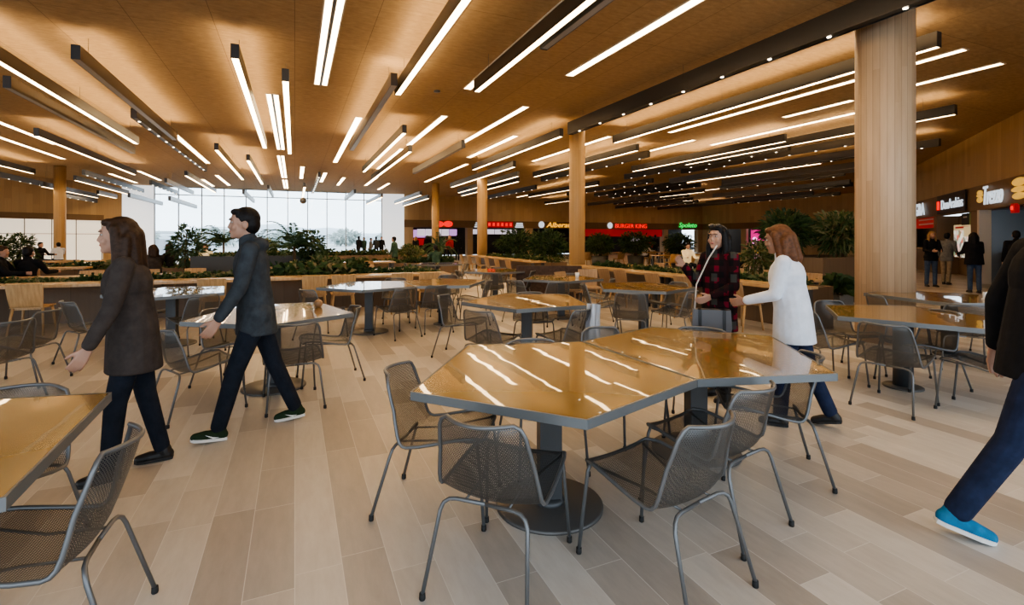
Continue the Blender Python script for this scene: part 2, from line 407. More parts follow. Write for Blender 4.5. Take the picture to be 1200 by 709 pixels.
def wall_seg(mb, p, q, z0, z1, th=0.2, mi=0):
    """vertical slab from p to q, thickness added on the left of p->q"""
    d = (q - p).normalized(); n = Vector((-d.y, d.x, 0)) * th
    return mb.prism([(p.x, p.y), (q.x, q.y), (q.x + n.x, q.y + n.y), (p.x + n.x, p.y + n.y)], z0, z1, mi)
def on_wall(p, e, t, z, out=0.0):
    n = Vector((e.y, -e.x, 0)); return Vector((p.x + e.x * t + n.x * out, p.y + e.y * t + n.y * out, z))

# window front at Y = 40, X -8.6 .. 6.3
WX = [-8.6 + 14.9 * i / 11 for i in range(12)]
fr = MB()
for x in WX:
    a = W(x - 0.03, 39.95); b = W(x + 0.03, 39.95); c = W(x + 0.03, 40.1); d = W(x - 0.03, 40.1)
    fr.prism([(q.x, q.y) for q in (a, b, c, d)], 0, H_CEIL)
for z in (0.0, 4.42, 4.94):
    a = W(-8.6, 39.96); b = W(6.3, 39.96); c = W(6.3, 40.08); d = W(-8.6, 40.08)
    fr.prism([(q.x, q.y) for q in (a, b, c, d)], z, z + 0.06)
wf = structure(fr.build('window_1', M['mullion']))
g = MB()
a, b, c, d = W(-8.6, 40.02), W(6.3, 40.02), W(6.3, 40.03), W(-8.6, 40.03)
g.prism([(q.x, q.y) for q in (a, b, c, d)], 0.06, 4.94)
g.build('window_pane', M['glass'], wf)
# pale side screens beside the glass
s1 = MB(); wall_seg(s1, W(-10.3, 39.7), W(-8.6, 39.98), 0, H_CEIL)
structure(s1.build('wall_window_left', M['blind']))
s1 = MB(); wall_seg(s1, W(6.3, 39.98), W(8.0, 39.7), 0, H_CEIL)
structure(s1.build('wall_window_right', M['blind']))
# back wall over the shops, Y = 40
bw = MB(); wall_seg(bw, W(8.0, 40), W(39.6, 40), 2.98, H_CEIL)
structure(bw.build('wall_back', M['wallwood']))
bf = MB(); wall_seg(bf, W(8.0, 39.9), W(39.6, 39.9), 2.38, 2.98, 0.3)
structure(bf.build('trim_back', M['fascia']))
piers = MB()
for x0, x1 in ((8.0, 8.8), (13.4, 13.9), (18.9, 19.6), (24.2, 24.9), (34.4, 35.0), (39.0, 39.6)):
    wall_seg(piers, W(x0, 39.95), W(x1, 39.95), 0, 2.38, 0.6)
structure(piers.build('wall_shop_piers', M['wallpale']))
sb = MB(); wall_seg(sb, W(8.0, 43), W(39.6, 43), 0, 2.6); wall_seg(sb, W(8.0, 40.0), W(8.0, 43.0), 0, 2.6)
structure(sb.build('wall_shop_back', M['shopdark']))
sc_ = MB(); p = [W(8, 40.1), W(39.6, 40.1), W(39.6, 43), W(8, 43)]; sc_.prism([(q.x, q.y) for q in p], 2.4, 2.5)
structure(sc_.build('ceiling_shops', M['shopdark']))
# end wall at X = 39.6
ew = MB(); wall_seg(ew, W(39.6, 40), W(39.6, 23.6), 2.7, H_CEIL); 
structure(ew.build('wall_end', M['wallwood']))
ew = MB(); wall_seg(ew, W(39.5, 40), W(39.5, 23.6), 2.38, 2.98, 0.3)
structure(ew.build('trim_end', M['fascia']))
ew = MB()
for y0, y1 in ((40, 38.6), (35.0, 34.4), (31.2, 23.6)): wall_seg(ew, W(39.6, y0), W(39.6, y1), 0, 2.38, 0.3)
structure(ew.build('wall_end_piers', M['wallpale']))
ew = MB(); wall_seg(ew, W(41.5, 40), W(41.5, 30), 0, 2.6); structure(ew.build('wall_end_back', M['shopdark']))
# right oblique wall: origin Q, direction E
Q = Vector((13.9, 13.4, 0)); EV = Vector((0.472, 0.881, 0)).normalized()
NV = Vector((-EV.y, EV.x, 0))
def rw(t, z=0.0, out=0.0): return Vector((Q.x + EV.x * t + NV.x * out, Q.y + EV.y * t + NV.y * out, z))
def rseg(mb, t0, t1, z0, z1, out=0.0, th=0.2, mi=0):
    p, q = rw(t1, 0, out), rw(t0, 0, out); return wall_seg(mb, p, q, z0, z1, th, mi)
def rseg_fix(mb, t0, t1, z0, z1, out0, out1, mi=0):
    a, b, c, d = rw(t0, 0, out0), rw(t1, 0, out0), rw(t1, 0, out1), rw(t0, 0, out1)
    return mb.prism([(k.x, k.y) for k in (a, d, c, b)], z0, z1, mi)
m_ = MB(); rseg_fix(m_, -12, 27.2, 3.22, H_CEIL, -0.2, 0.0); structure(m_.build('wall_right', M['wallwood']))
m_ = MB(); rseg_fix(m_, -12, 27.2, 2.42, 3.22, -0.2, 0.08); structure(m_.build('trim_right', M['fascia']))
m_ = MB(); rseg_fix(m_, 3.3, 27.2, 0, 2.42, -0.9, -0.7); rseg_fix(m_, 8.4, 8.9, 0, 2.42, -0.9, 0.0); rseg_fix(m_, 3.3, 4.3, 0, 2.42, -0.9, 0.0); rseg_fix(m_, 13.2, 27.2, 0, 2.42, -0.3, 0.0)
structure(m_.build('wall_right_shops', M['shopbrown']))
m_ = MB(); rseg_fix(m_, -12, 3.3, 0, 2.5, -3.2, -3.0); rseg_fix(m_, 3.1, 3.3, 0, 2.42, -3.0, -0.2); structure(m_.build('wall_right_kitchen', M['stainless']))
m_ = MB(); rseg_fix(m_, -12, 3.3, 2.4, 2.5, -3.2, -0.2); structure(m_.build('ceiling_kitchen', M['stainless']))
# left oblique wall
LP = W(-10.3, 39.7); LE = Vector((-0.472, -0.881, 0)).normalized()
def lw(t, out=0.0): n = Vector((LE.y * -1, LE.x, 0)); return Vector((LP.x + LE.x * t + n.x * out, LP.y + LE.y * t + n.y * out, 0))
def lseg(mb, t0, t1, z0, z1, o0, o1):
    a, b, c, d = lw(t0, o0), lw(t1, o0), lw(t1, o1), lw(t0, o1); return mb.prism([(k.x, k.y) for k in (a, b, c, d)], z0, z1)
m_ = MB(); lseg(m_, 0, 30, 2.95, H_CEIL, -0.2, 0); lseg(m_, 0, 1.0, 0, 2.95, -0.2, 0); structure(m_.build('wall_left', M['wallwood']))
m_ = MB(); lseg(m_, 1.0, 30, 2.6, 2.95, -0.2, 0.05); structure(m_.build('trim_left', M['fascia']))
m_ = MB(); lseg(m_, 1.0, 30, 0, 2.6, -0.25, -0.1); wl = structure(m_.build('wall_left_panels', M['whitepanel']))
m_ = MB()
for t in (1.05, 2.35, 3.5, 4.7, 6.0, 7.3, 8.6): lseg(m_, t - 0.02, t + 0.02, 0, 2.6, -0.1, -0.085)
lseg(m_, 1.0, 30, 1.74, 1.77, -0.1, -0.085); structure(m_.build('trim_panel_joints', M['joint']))

# columns
def column(X, Y, r, name, m, label):
    mb = MB().lathe([(r, 0), (r, H_CEIL)], 40)
    o = mb.build('column', m, loc=W(X, Y)); structure(o); o['label'] = label; return o
column(7.9, 4.44, 0.36, 'column', M['columnbig'], 'thick round pale wood clad column at right')
for X, Y, l in ((7.75, 12.8, 'round wood column behind the round tables'), (7.9, 21.4, 'round wood column beside the bushes'), (8.25, 31, 'far round wood column before the shops'), (-10.5, 31.0, 'round wood column by the left white wall')):
    column(X, Y, 0.235, 'column', M['column'], l)

# outside the glass
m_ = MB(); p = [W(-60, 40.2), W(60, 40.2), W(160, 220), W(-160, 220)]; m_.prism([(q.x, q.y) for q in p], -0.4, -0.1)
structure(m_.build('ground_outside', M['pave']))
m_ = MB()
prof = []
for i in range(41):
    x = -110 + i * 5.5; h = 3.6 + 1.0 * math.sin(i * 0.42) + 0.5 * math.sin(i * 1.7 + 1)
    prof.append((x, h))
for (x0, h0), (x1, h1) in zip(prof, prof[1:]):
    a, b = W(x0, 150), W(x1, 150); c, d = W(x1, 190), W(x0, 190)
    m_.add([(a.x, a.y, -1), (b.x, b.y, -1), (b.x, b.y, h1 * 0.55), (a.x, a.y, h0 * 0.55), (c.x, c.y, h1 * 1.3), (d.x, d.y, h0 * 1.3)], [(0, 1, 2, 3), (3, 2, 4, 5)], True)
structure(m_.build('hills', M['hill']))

# ------------------------------------------------------------------ foliage helpers
def leaf(mb, p, d, L, w, droop=0.3, up=None):
    d = d.normalized(); s = d.cross(Vector((0, 0, 1)))
    if s.length < 1e-3: s = Vector((1, 0, 0))
    s.normalize(); n = s.cross(d)
    q = p + d * L * 0.5 + n * 0.06 * L; t = p + d * L - Vector((0, 0, droop * L))
    mb.add([p, q + s * w * 0.5, t, q - s * w * 0.5], [(0, 1, 2), (0, 2, 3)])
def bush_mesh(rx, ry, rz, n, L, w, rnd, hole=0.35, base=0.0):
    mb = MB()
    for i in range(n):
        while True:
            v = Vector((rnd.uniform(-1, 1), rnd.uniform(-1, 1), rnd.uniform(-1, 1)))
            if hole < v.length < 1: break
        lump = 0.78 + 0.22 * math.sin(v.x * 5 + v.y * 4) * math.cos(v.z * 5)
        p = Vector((v.x * rx * lump, v.y * ry * lump, base + rz + v.z * rz * lump))
        d = (v + Vector((rnd.uniform(-.7, .7), rnd.uniform(-.7, .7), rnd.uniform(-.3, .8))))
        leaf(mb, p, d, L * rnd.uniform(0.6, 1.3), w * rnd.uniform(0.7, 1.2), 0.25)
    return mb
def palm_mesh(nf, Lf, rnd, z0, leaflet=0.16):
    mb = MB()
    for i in range(nf):
        g = rnd.uniform(0, 2 * PI); el = rnd.uniform(0.35, 1.35); p = Vector((0, 0, z0 * rnd.uniform(0.5, 1))); d = Vector((math.cos(g) * math.cos(el), math.sin(g) * math.cos(el), math.sin(el)))
        L = Lf * rnd.uniform(0.7, 1.1); st = 9; pts = [p.copy()]
        for k in range(st):
            d = (d + Vector((0, 0, -0.13 - 0.02 * k))).normalized(); p = p + d * L / st; pts.append(p.copy())
            s = d.cross(Vector((0, 0, 1))).normalized()
            for sg in (-1, 1):
                for h in (0, 0.5):
                    leaf(mb, p - d * L / st * h, s * sg + d * 0.8 + Vector((0, 0, rnd.uniform(-.2, .2))), leaflet * (1.15 - 0.09 * k) * 1.3, 0.022, 0.25)
        mb.tube(pts, [0.008] * len(pts), 4)
    return mb

# ------------------------------------------------------------------ light fixtures (grid coordinates: X, Y0, Y1)
FIX = []
def fx(kind, X, y0, y1, z=4.45, up=0): FIX.append((kind, X, y0, y1, z, up))
fx('lit', -4.55, 10.0, 19.0, up=1); fx('dark', -5.18, 12.9, 21.2); fx('strip', -8.15, 14.8, 23.7); fx('strip', -9.35, 18.0, 28.0)
fx('lit', -6.85, 18.65, 28.3, up=1); fx('dark', -3.31, 10.37, 17.8, up=1); fx('strip', -3.7, 15.8, 26.85); fx('spots', -3.62, 14.86, 25.5)
fx('lit', -0.9, 9.27, 18.2, up=1); fx('lit', -0.16, 10.25, 19.1); fx('twin', -0.5, 13.33, 21.5); fx('twin', -0.55, 23.1, 31.5); fx('twin', -0.55, 32.6, 38.2)
fx('twin', 0.54, 3.2, 12.07); fx('lit', -2.41, 19.2, 28.5, up=1); fx('lit', -1.63, 21.3, 30.4, up=1)
fx('strip', -3.97, 31.7, 37.5); fx('strip', -7.43, 31.3, 35.9); fx('strip', -9.16, 33.2, 38.2); fx('strip', -5.02, 34.3, 38.6)
fx('lit', -11.0, 21.0, 29.7, up=1); fx('spots', -12.0, 22.5, 34.6, 4.2); fx('lit', -10.9, 30.2, 37.5, 3.92); fx('spots', -11.3, 33.0, 38.6, 3.7)
fx('spots', -9.0, 29.1, 39.0); fx('lit', -9.6, 30.0, 38.2, 4.25); fx('lit', -10.3, 35.4, 38.6, 4.0)
fx('spots', -7.1, 32.2, 39.0, 4.38); fx('dark', -6.28, 31.5, 39.2); fx('lit', -4.73, 27.7, 37.3); fx('dark', -6.1, 31.4, 39.2, 3.5); fx('dark', -7.9, 31.6, 38.6, 3.62)
fx('lit', -13.6, 24.0, 32.0, 4.1); fx('lit', -13.2, 24.0, 31.2, 3.85)
fx('lit', 1.95, 1.3, 10.33, up=1); fx('dark', 1.76, 9.68, 17.5, up=1); fx('strip', 1.7, 14.87, 24.2); fx('lit', 2.83, 13.98, 23.0, up=1); fx('strip', 3.92, 13.7, 18.6)
fx('lit', 3.62, 16.9, 25.9, up=1); fx('strip', 3.85, 19.4, 25.6); fx('strip', 3.7, 2.0, 11.04); fx('lit', 3.37, 0.5, 9.46); fx('dark', 3.57, -1.8, 6.9); fx('strip', 5.4, 0.3, 9.25)
fx('strip', 5.62, 11.87, 21.6, up=0); fx('dark', 5.03, 15.4, 22.7, up=1); fx('strip', 7.43, 22.2, 30.4); fx('deep', 7.2, 3.3, 12.26); fx('lit', 9.11, 4.35, 12.83, up=1)
fx('lit', 7.1, 12.6, 20.4, up=1); fx('strip', 6.9, 15.4, 20.4); fx('lit', 7.65, 17.2, 25.5, 4.2); fx('lit', 9.3, 20.5, 29.5, 4.3); fx('strip', 8.4, 4.2, 13.4)
fx('strip', 9.9, 14.2, 20.2); fx('strip', 11.34, 5.0, 12.9); fx('strip', 12.93, 5.1, 6.65); fx('strip', 12.93, 8.0, 9.94); fx('strip', 14.3, 8.76, 14.0); fx('strip', 13.0, 13.5, 18.0)
fx('lit', 13.75, 10.5, 18.0, up=1); fx('lit', 14.46, 6.57, 15.5, up=1); fx('spots', 16.2, 8.8, 17.6, up=1); fx('spots', 18.9, 9.0, 18.0, up=1)
fx('lit', 10.6, 13.6, 21.5, up=1); fx('spots', 11.8, 14.5, 23.0, up=1); fx('lit', 10.0, 22.0, 31.0, 4.25); fx('spots', 12.2, 24.5, 33.0, 4.2)
fx('strip', 1.5, 28.2, 33.0); fx('strip', 2.6, 30.0, 34.5); fx('strip', 4.3, 29.0, 34.0); fx('strip', 5.5, 32.0, 36.5); fx('spots', 1.1, 26.0, 36.0, 4.5); fx('lit', 0.5, 29.5, 38.0, 4.3); fx('strip', 0.35, 26.2, 31.5)
fx('dark', 3.2, 30.0, 36.0, 4.1); fx('lit', 4.9, 31.0, 38.0, 4.0); fx('dark', -2.6, 31.0, 38.8, 3.95); fx('lit', 6.6, 28.0, 36.0, 3.95); fx('lit', 7.3, 29.0, 36.5, 3.85); fx('dark', -1.4, 32.0, 38.6, 4.35)
rnd = random.Random(3)
k = 0
for X in (15.4, 17.4, 19.9, 21.2, 22.6, 24.1, 25.7, 27.2, 28.8, 30.5, 32.3, 34.2):
    y = 10.5 + rnd.uniform(0, 4) + max(0, X - 20) * 0.78
    while y < 33:
        L = rnd.choice((7.5, 9.0, 9.0)); kd = ('spots', 'lit', 'dark', 'spots', 'strip', 'dark')[k % 6]; k += 1
        fx(kd, X + rnd.uniform(-.3, .3), y, min(y + L, 38.5), 4.45 - (0.2 if k % 3 == 0 else 0), up=1 if kd == 'lit' else 0)
        y += L + rnd.uniform(1.0, 3.0)
KLAB = {'lit': ('pendant_light', 'black hanging light bar with glowing underside', 'hanging light'), 'dark': ('pendant_light', 'dark unlit hanging light bar', 'hanging light'),
        'spots': ('spot_track', 'black hanging bar with small round spotlights underneath', 'spotlight bar'), 'deep': ('spot_track', 'deep black hanging beam with round spotlights, right of centre overhead', 'spotlight bar'),
        'strip': ('ceiling_strip_light', 'glowing light strip set flush in the wooden ceiling', 'ceiling light'), 'twin': ('ceiling_strip_light', 'wide twin light strip set flush in the wooden ceiling', 'ceiling light')}
KGRP = {'lit': 'hanging light bars', 'dark': 'unlit hanging bars', 'spots': 'hanging spotlight bars', 'deep': 'hanging spotlight bars', 'strip': 'flush ceiling strips', 'twin': 'twin ceiling strips'}
spot_me = MB().lathe([(0.0, -0.012), (0.027, -0.012), (0.031, 0.0)], 12).mesh('spotlight', M['spot'])
def near_px(f):
    p = W(f[1], max(f[2], 2.0)); return colpx(p)
for kind in ('lit', 'dark', 'spots', 'deep', 'strip', 'twin'):
    L_ = sorted([f for f in FIX if f[0] == kind], key=lambda f: colpx(W(f[1], (max(f[2], 4) + f[3]) / 2)))
    for i, (kd, X, y0, y1, z, up) in enumerate(L_):
        nm, lab, cat = KLAB[kd]
        if kd != 'deep': lab += ', ' + place_words(i + 1, len(L_)) + ' of its kind'
        yc = (y0 + y1) / 2; h = (y1 - y0) / 2
        if kd in ('strip', 'twin'):
            t = thing(nm, lab, cat, W(X, yc, H_CEIL), A0, KGRP[kd]); w = 0.085 if kd == 'strip' else 0.13
            b = MB()
            for sx in (-1, 1): b.box((sx * (w + 0.012) - 0.012, -h, -0.02), (sx * (w + 0.012) + 0.012, h, -0.002))
            for sy in (-1, 1): b.box((-w - 0.02, sy * h - 0.012, -0.02), (w + 0.02, sy * h + 0.012, -0.002))
            b.build('frame', M['trimstrip'], t)
            d = MB()
            if kd == 'strip': d.box((-w, -h, -0.012), (w, h, -0.002))
            else: d.box((-w, -h, -0.012), (-0.03, h, -0.002)); d.box((0.03, -h, -0.012), (w, h, -0.002)); 
            d.build('diffuser', M['strip'], t)
            if kd == 'twin': MB().box((-0.03, -h, -0.03), (0.03, h, -0.002)).build('spine', M['bodygrey'], t)
            continue
        bh = 0.34 if kd == 'deep' else 0.24; w = 0.062 if kd != 'deep' else 0.09
        t = thing(nm, lab, cat, W(X, yc, z), A0, KGRP[kd])
        b = MB(); th = 0.01
        b.box((-w, -h, 0), (-w + th, h, bh)); b.box((w - th, -h, 0), (w, h, bh)); b.box((-w, -h, 0.03), (w, h, 0.05))
        b.build('housing', M['body'] if kd != 'dark' else M['bodygrey'], t)
        for sy in (-1, 1): MB().box((-w, sy * h - 0.006, 0), (w, sy * h + 0.006, bh)).build('end_cap', M['body'], t)
        if kd == 'lit': MB().box((-w + th, -h + 0.02, 0.006), (w - th, h - 0.02, 0.03)).build('diffuser', M['glow'], t)
        elif kd == 'dark': MB().box((-w + th, -h + 0.02, 0.004), (w - th, h - 0.02, 0.03)).build('diffuser', M['dim'], t)
        else:
            MB().box((-w + th, -h + 0.02, 0.018), (w - th, h - 0.02, 0.03)).build('plate', M['body'], t)
            n = max(5, int((y1 - y0) / 0.95))
            for q in range(n):
                o = bpy.data.objects.new('spotlight', spot_me); C.objects.link(o); o.parent = t; o.location = (0, -h + (q + 0.5) * 2 * h / n, 0.012)
        for yy in (-h * 0.85, h * 0.85) + ((0.0,) if h > 4 else ()):
            MB().tube([(0, yy, 0.05), (0, yy, H_CEIL - z - 0.001)], 0.004, 5).build('cable', M['cable'], t)
        if up:
            for tl in (-1, 1):
                li = bpy.data.lights.new('uplight', 'AREA'); li.shape = 'RECTANGLE'; li.size = 0.05; li.size_y = 2 * h - 0.2; li.energy = 3.0 * h; li.color = (1.0, 0.72, 0.42); li.spread = R(125)
                lo = bpy.data.objects.new('uplight', li); C.objects.link(lo); lo.parent = t; lo.location = (0.02 * tl, 0, bh + 0.012); lo.rotation_euler = (PI, tl * 0.72, 0)

# round pendant speaker near the glass, ceiling discs
pt = thing('pendant_ball', 'small dark round pendant hanging before the window wall', 'pendant', W(0.4, 28, 3.45))
MB().ell((0, 0, 0), (0.17, 0.17, 0.17)).build('globe', M['bodygrey'], pt)
MB().tube([(0, 0, 0.15), (0, 0, 1.548)], 0.006, 6).build('cable', M['cable'], pt)
for X, Y, l in ((-1.0, 10.9, 'small round ceiling vent above the walking man'), (3.1, 11.5, 'small round ceiling sensor between the centre strips'), (-4.0, 7.9, 'small round ceiling sensor near the left light bars')):
    o = MB().lathe([(0.07, -0.03), (0.08, 0.0)], 16).build('ceiling_sensor', M['bodygrey'] if Y != 10.9 else M['trimstrip'], loc=W(X, Y, H_CEIL)); tag(o, l, 'sensor')

# ------------------------------------------------------------------ mesh chair
def chair_proto():
    t = thing('mesh_chair', 'x', 'chair')
    prof = [(0.285, 0.428, 0.180), (0.265, 0.444, 0.212), (0.20, 0.446, 0.230), (0.12, 0.430, 0.238), (0.04, 0.410, 0.242), (-0.04, 0.390, 0.244), (-0.11, 0.378, 0.243), (-0.155, 0.384, 0.241),
            (-0.185, 0.408, 0.238), (-0.210, 0.45, 0.234), (-0.236, 0.515, 0.226), (-0.260, 0.58, 0.216), (-0.282, 0.645, 0.206), (-0.300, 0.705, 0.196), (-0.310, 0.738, 0.180), (-0.314, 0.752, 0.150)]
    NU = 10
    def pt(i, k):
        y, z, hw = prof[i]; u = -1 + 2 * k / NU; q = u * u
        if i <= 6: return Vector((u * hw, y, z + 0.022 * q * (0.4 + i / 8)))
        b = min(1, (i - 6) / 5); return Vector((u * hw, y + 0.062 * q * b + 0.012 * q, z + 0.03 * q * (1 - b)))
    arc = [0]
    for i in range(1, len(prof)): arc.append(arc[-1] + math.hypot(prof[i][0] - prof[i - 1][0], prof[i][1] - prof[i - 1][1]))
    def sheet(name, i0, i1):
        mb = MB(); vs = []; uv = []
        for i in range(i0, i1 + 1):
            for k in range(NU + 1): vs.append(pt(i, k)); uv.append((prof[i][2] * (-1 + 2 * k / NU), arc[i]))
        n = NU + 1; fs = [((i) * n + k, i * n + k + 1, (i + 1) * n + k + 1, (i + 1) * n + k) for i in range(i1 - i0) for k in range(NU)]
        mb.add(vs, fs, True); return mb.build(name, M['mesh'], t, uv)
    sheet('seat', 0, 7); sheet('backrest', 7, len(prof) - 1)
    loop = [pt(i, NU) for i in range(len(prof))] + [pt(len(prof) - 1, k) for k in range(NU - 1, 0, -1)] + [pt(i, 0) for i in range(len(prof) - 1, -1, -1)] + [pt(0, k) for k in range(1, NU)]
    MB().tube(loop, 0.0095, 8, closed=True).build('rim_frame', M['meshtube'], t)
    foot = MB().lathe([(0.012, 0), (0.0135, 0.004), (0.0125, 0.028)], 10).mesh('rubber_foot', M['rubber'])
    for sx in (-1, 1):
        rear = [(sx * 0.001, -0.185, 0.383), (sx * 0.13, -0.19, 0.384), (sx * 0.165, -0.196, 0.380), (sx * 0.188, -0.205, 0.365), (sx * 0.200, -0.214, 0.335), (sx * 0.232, -0.305, 0.02)]
        lg = MB().tube(rear, 0.0088, 8).build('leg', M['meshtube'], t)
        f = bpy.data.objects.new('rubber_foot', foot); C.objects.link(f); f.parent = lg; f.location = (sx * 0.232, -0.305, 0)
        front = [(sx * 0.19, 0.262, 0.438), (sx * 0.204, 0.268, 0.40), (sx * 0.226, 0.305, 0.02)]
        lg = MB().tube(front, 0.0088, 8).build('leg', M['meshtube'], t)
        f = bpy.data.objects.new('rubber_foot', foot); C.objects.link(f); f.parent = lg; f.location = (sx * 0.226, 0.305, 0)
    MB().tube([(-0.10, -0.185, 0.376), (-0.10, 0.0, 0.392), (-0.19, 0.262, 0.432)], 0.006, 6).tube([(0.10, -0.185, 0.376), (0.10, 0.0, 0.392), (0.19, 0.262, 0.432)], 0.006, 6).build('brace', M['meshtube'], t)
    return t
PENT = [(-0.754, 0), (0, -0.49), (0.754, 0), (0.418, 1.047), (-0.418, 1.047)]
def table_proto(small):
    t = thing('pentagon_table', 'x', 'table')
    def inset(k):
        cx, cy = 0, 0.32; return [(cx + (x - cx) * k, cy + (y - cy) * k) for x, y in PENT]
    MB().prism(inset(0.985), 0.735, 0.7405).build('tabletop', M['top'], t)
    e = MB(); n = 5; P = PENT; Qn = inset(0.985)
    vs = [(x, y, 0.742) for x, y in Qn] + [(x, y, 0.742) for x, y in P] + [(x, y, 0.700) for x, y in P] + [(x, y, 0.700) for x, y in inset(0.93)] + [(x, y, 0.730) for x, y in inset(0.93)]
    fs = []
    for r in range(4): fs += [(r * n + i, r * n + (i + 1) % n, (r + 1) * n + (i + 1) % n, (r + 1) * n + i) for i in range(n)]
    fs.append(tuple(4 * n + i for i in range(n))); e.add(vs, fs).prism(inset(0.985), 0.728, 0.7352)
    e.build('edge_frame', M['edge'], t)
    r = 0.062
    c = MB()
    if small: c.lathe([(0.085, 0.012), (0.085, 0.70)], 24, (0, 0.25, 0))
    else: c.box((-r, 0.25 - 0.05, 0.03), (r, 0.25 + 0.05, 0.715)); c.lathe([(0.085, 0.012), (0.085, 0.035), (0.07, 0.05)], 24, (0, 0.25, 0))
    c.box((-0.25, 0.21, 0.690), (0.25, 0.29, 0.729)).box((-0.04, 0.0, 0.690), (0.04, 0.5, 0.729)); c.build('column', M['steel'], t)
    rb = 0.17 if small else 0.30
    MB().lathe([(rb, 0.0), (rb, 0.012), (rb - 0.01, 0.018), (0.02, 0.022)], 48, (0, 0.25, 0)).build('base_plate', M['plate'], t)
    return t
TAB = {'disc': table_proto(False), 'post': table_proto(True)}; USED = {}
def put(key, proto, loc, rz, label, group):
    if key not in USED:
        USED[key] = 1; proto.location = loc; proto.rotation_euler = (0, 0, rz); proto['label'] = label; proto['group'] = group; return proto
    return dup(proto, loc, rz, label, group)
TABLES = [('disc', 0.245, 2.545, 8, 'large bronze five-sided table in front, nearer half of the pair'), ('disc', 1.264, 3.748, 188, 'bronze five-sided table joined behind the large front table'),
    ('disc', -2.255, 7.685, 8, 'five-sided table reflecting the bright window, left half of its pair'), ('post', -1.236, 8.888, 188, 'five-sided table joined at right of the window-reflecting table'),
    ('disc', -2.31, 4.755, 20.8, 'five-sided table behind the walking man'), ('disc', 0.137, 5.745, -10.6, 'bronze five-sided table just behind the large front table, cloth hanging beside it'),
    ('disc', 2.095, 7.475, 10, 'bronze five-sided table left of the plaid coat woman'), ('post', 3.81, 5.2, 211, 'amber five-sided table in front of the thick column'),
    ('disc', -2.51, 1.91, -135.9, 'bronze five-sided table cut off at the lower left corner'), ('disc', -4.75, 6.75, 12, 'five-sided table with blue sheen behind the long haired walker'),
    ('disc', 0.95, 9.15, 4, 'five-sided table before the dark upholstered booth'), ('disc', -0.35, 11.3, 10, 'small looking five-sided table near the stool row in mid hall'),
    ('post', 5.75, 6.15, 30, 'five-sided table with a napkin holder, right of the thick column'), ('disc', -2.2, 14.4, 5, 'far five-sided table with trays before the shops')]
for kd, x, y, a, l in TABLES: put('t' + kd, TAB[kd], (x, y, 0), R(a), l, 'five-sided tables')
# chairs: table phrase -> list of (x, y, facing clockwise from straight ahead)
CH = [('the large front table', [(-0.0415, 2.247, 22.4), (-0.41, 2.81, 99), (0.68, 2.24, -35.7), (0.19, 3.36, 166)]),
    ('the joined second front table', [(1.09, 2.69, -35.8), (1.66, 3.21, -75.9), (1.46, 3.86, -155), (0.84, 3.87, 150)]),
    ('the table behind the walking man', [(-2.72, 4.28, 36), (-2.0, 4.52, -29), (-1.93, 5.26, -119), (-2.88, 5.12, 100)]),
    ('the window-reflecting table pair', [(-2.85, 7.38, 32), (-1.75, 7.57, -45), (-1.27, 8.04, -25), (-0.66, 8.75, -85), (-2.1, 8.95, 165), (-1.3, 9.7, 185)]),
    ('the table behind the large front table', [(-0.22, 5.30, 33), (0.60, 5.38, -43), (0.28, 6.55, 170), (-0.65, 6.35, 105)]),
    ('the table left of the plaid coat woman', [(1.66, 6.93, 14), (2.36, 7.15, -50), (1.42, 7.95, 95), (2.6, 8.2, -120)]),
    ('the amber table at right', [(3.43, 4.44, 56), (4.08, 4.22, -33), (4.17, 5.05, -91), (3.25, 5.15, 82), (3.78, 5.62, 172)]),
    ('the lower left corner table', [(-1.70, 1.76, -113), (-2.37, 2.22, 170), (-2.95, 1.45, 60)]),
    ('the blue sheened table', [(-5.1, 6.03, 30), (-4.2, 6.55, -60), (-5.3, 7.2, 95), (-4.1, 7.5, -140)]),
    ('the table before the booth', [(0.2, 8.95, 40), (0.72, 8.68, -18), (1.58, 9.15, -75), (1.2, 10.2, 190)]),
    ('the small mid hall table', [(-0.42, 10.85, 2), (0.22, 11.35, -80), (-1.0, 11.4, 70), (-0.3, 12.3, 180)]),
    ('the table right of the column', [(5.05, 6.55, 95), (5.25, 5.75, 35), (6.35, 6.3, -80), (5.6, 7.2, 170)]),
    ('the far table before the shops', [(-2.3, 13.8, 0), (-1.6, 14.6, -80), (-2.9, 14.7, 80)]),
    ('the left edge of the photo', [(-4.74, 4.5, -82), (-5.05, 5.1, -100)])]
cp = chair_proto()
for ph, L_ in CH:
    L_ = sorted(L_, key=lambda c: colpx((c[0], c[1])))
    for i, (x, y, a) in enumerate(L_):
        put('chair', cp, (x, y, 0), -R(a), 'grey perforated metal chair at ' + ph + ', ' + place_words(i + 1, len(L_)), 'perforated metal chairs')

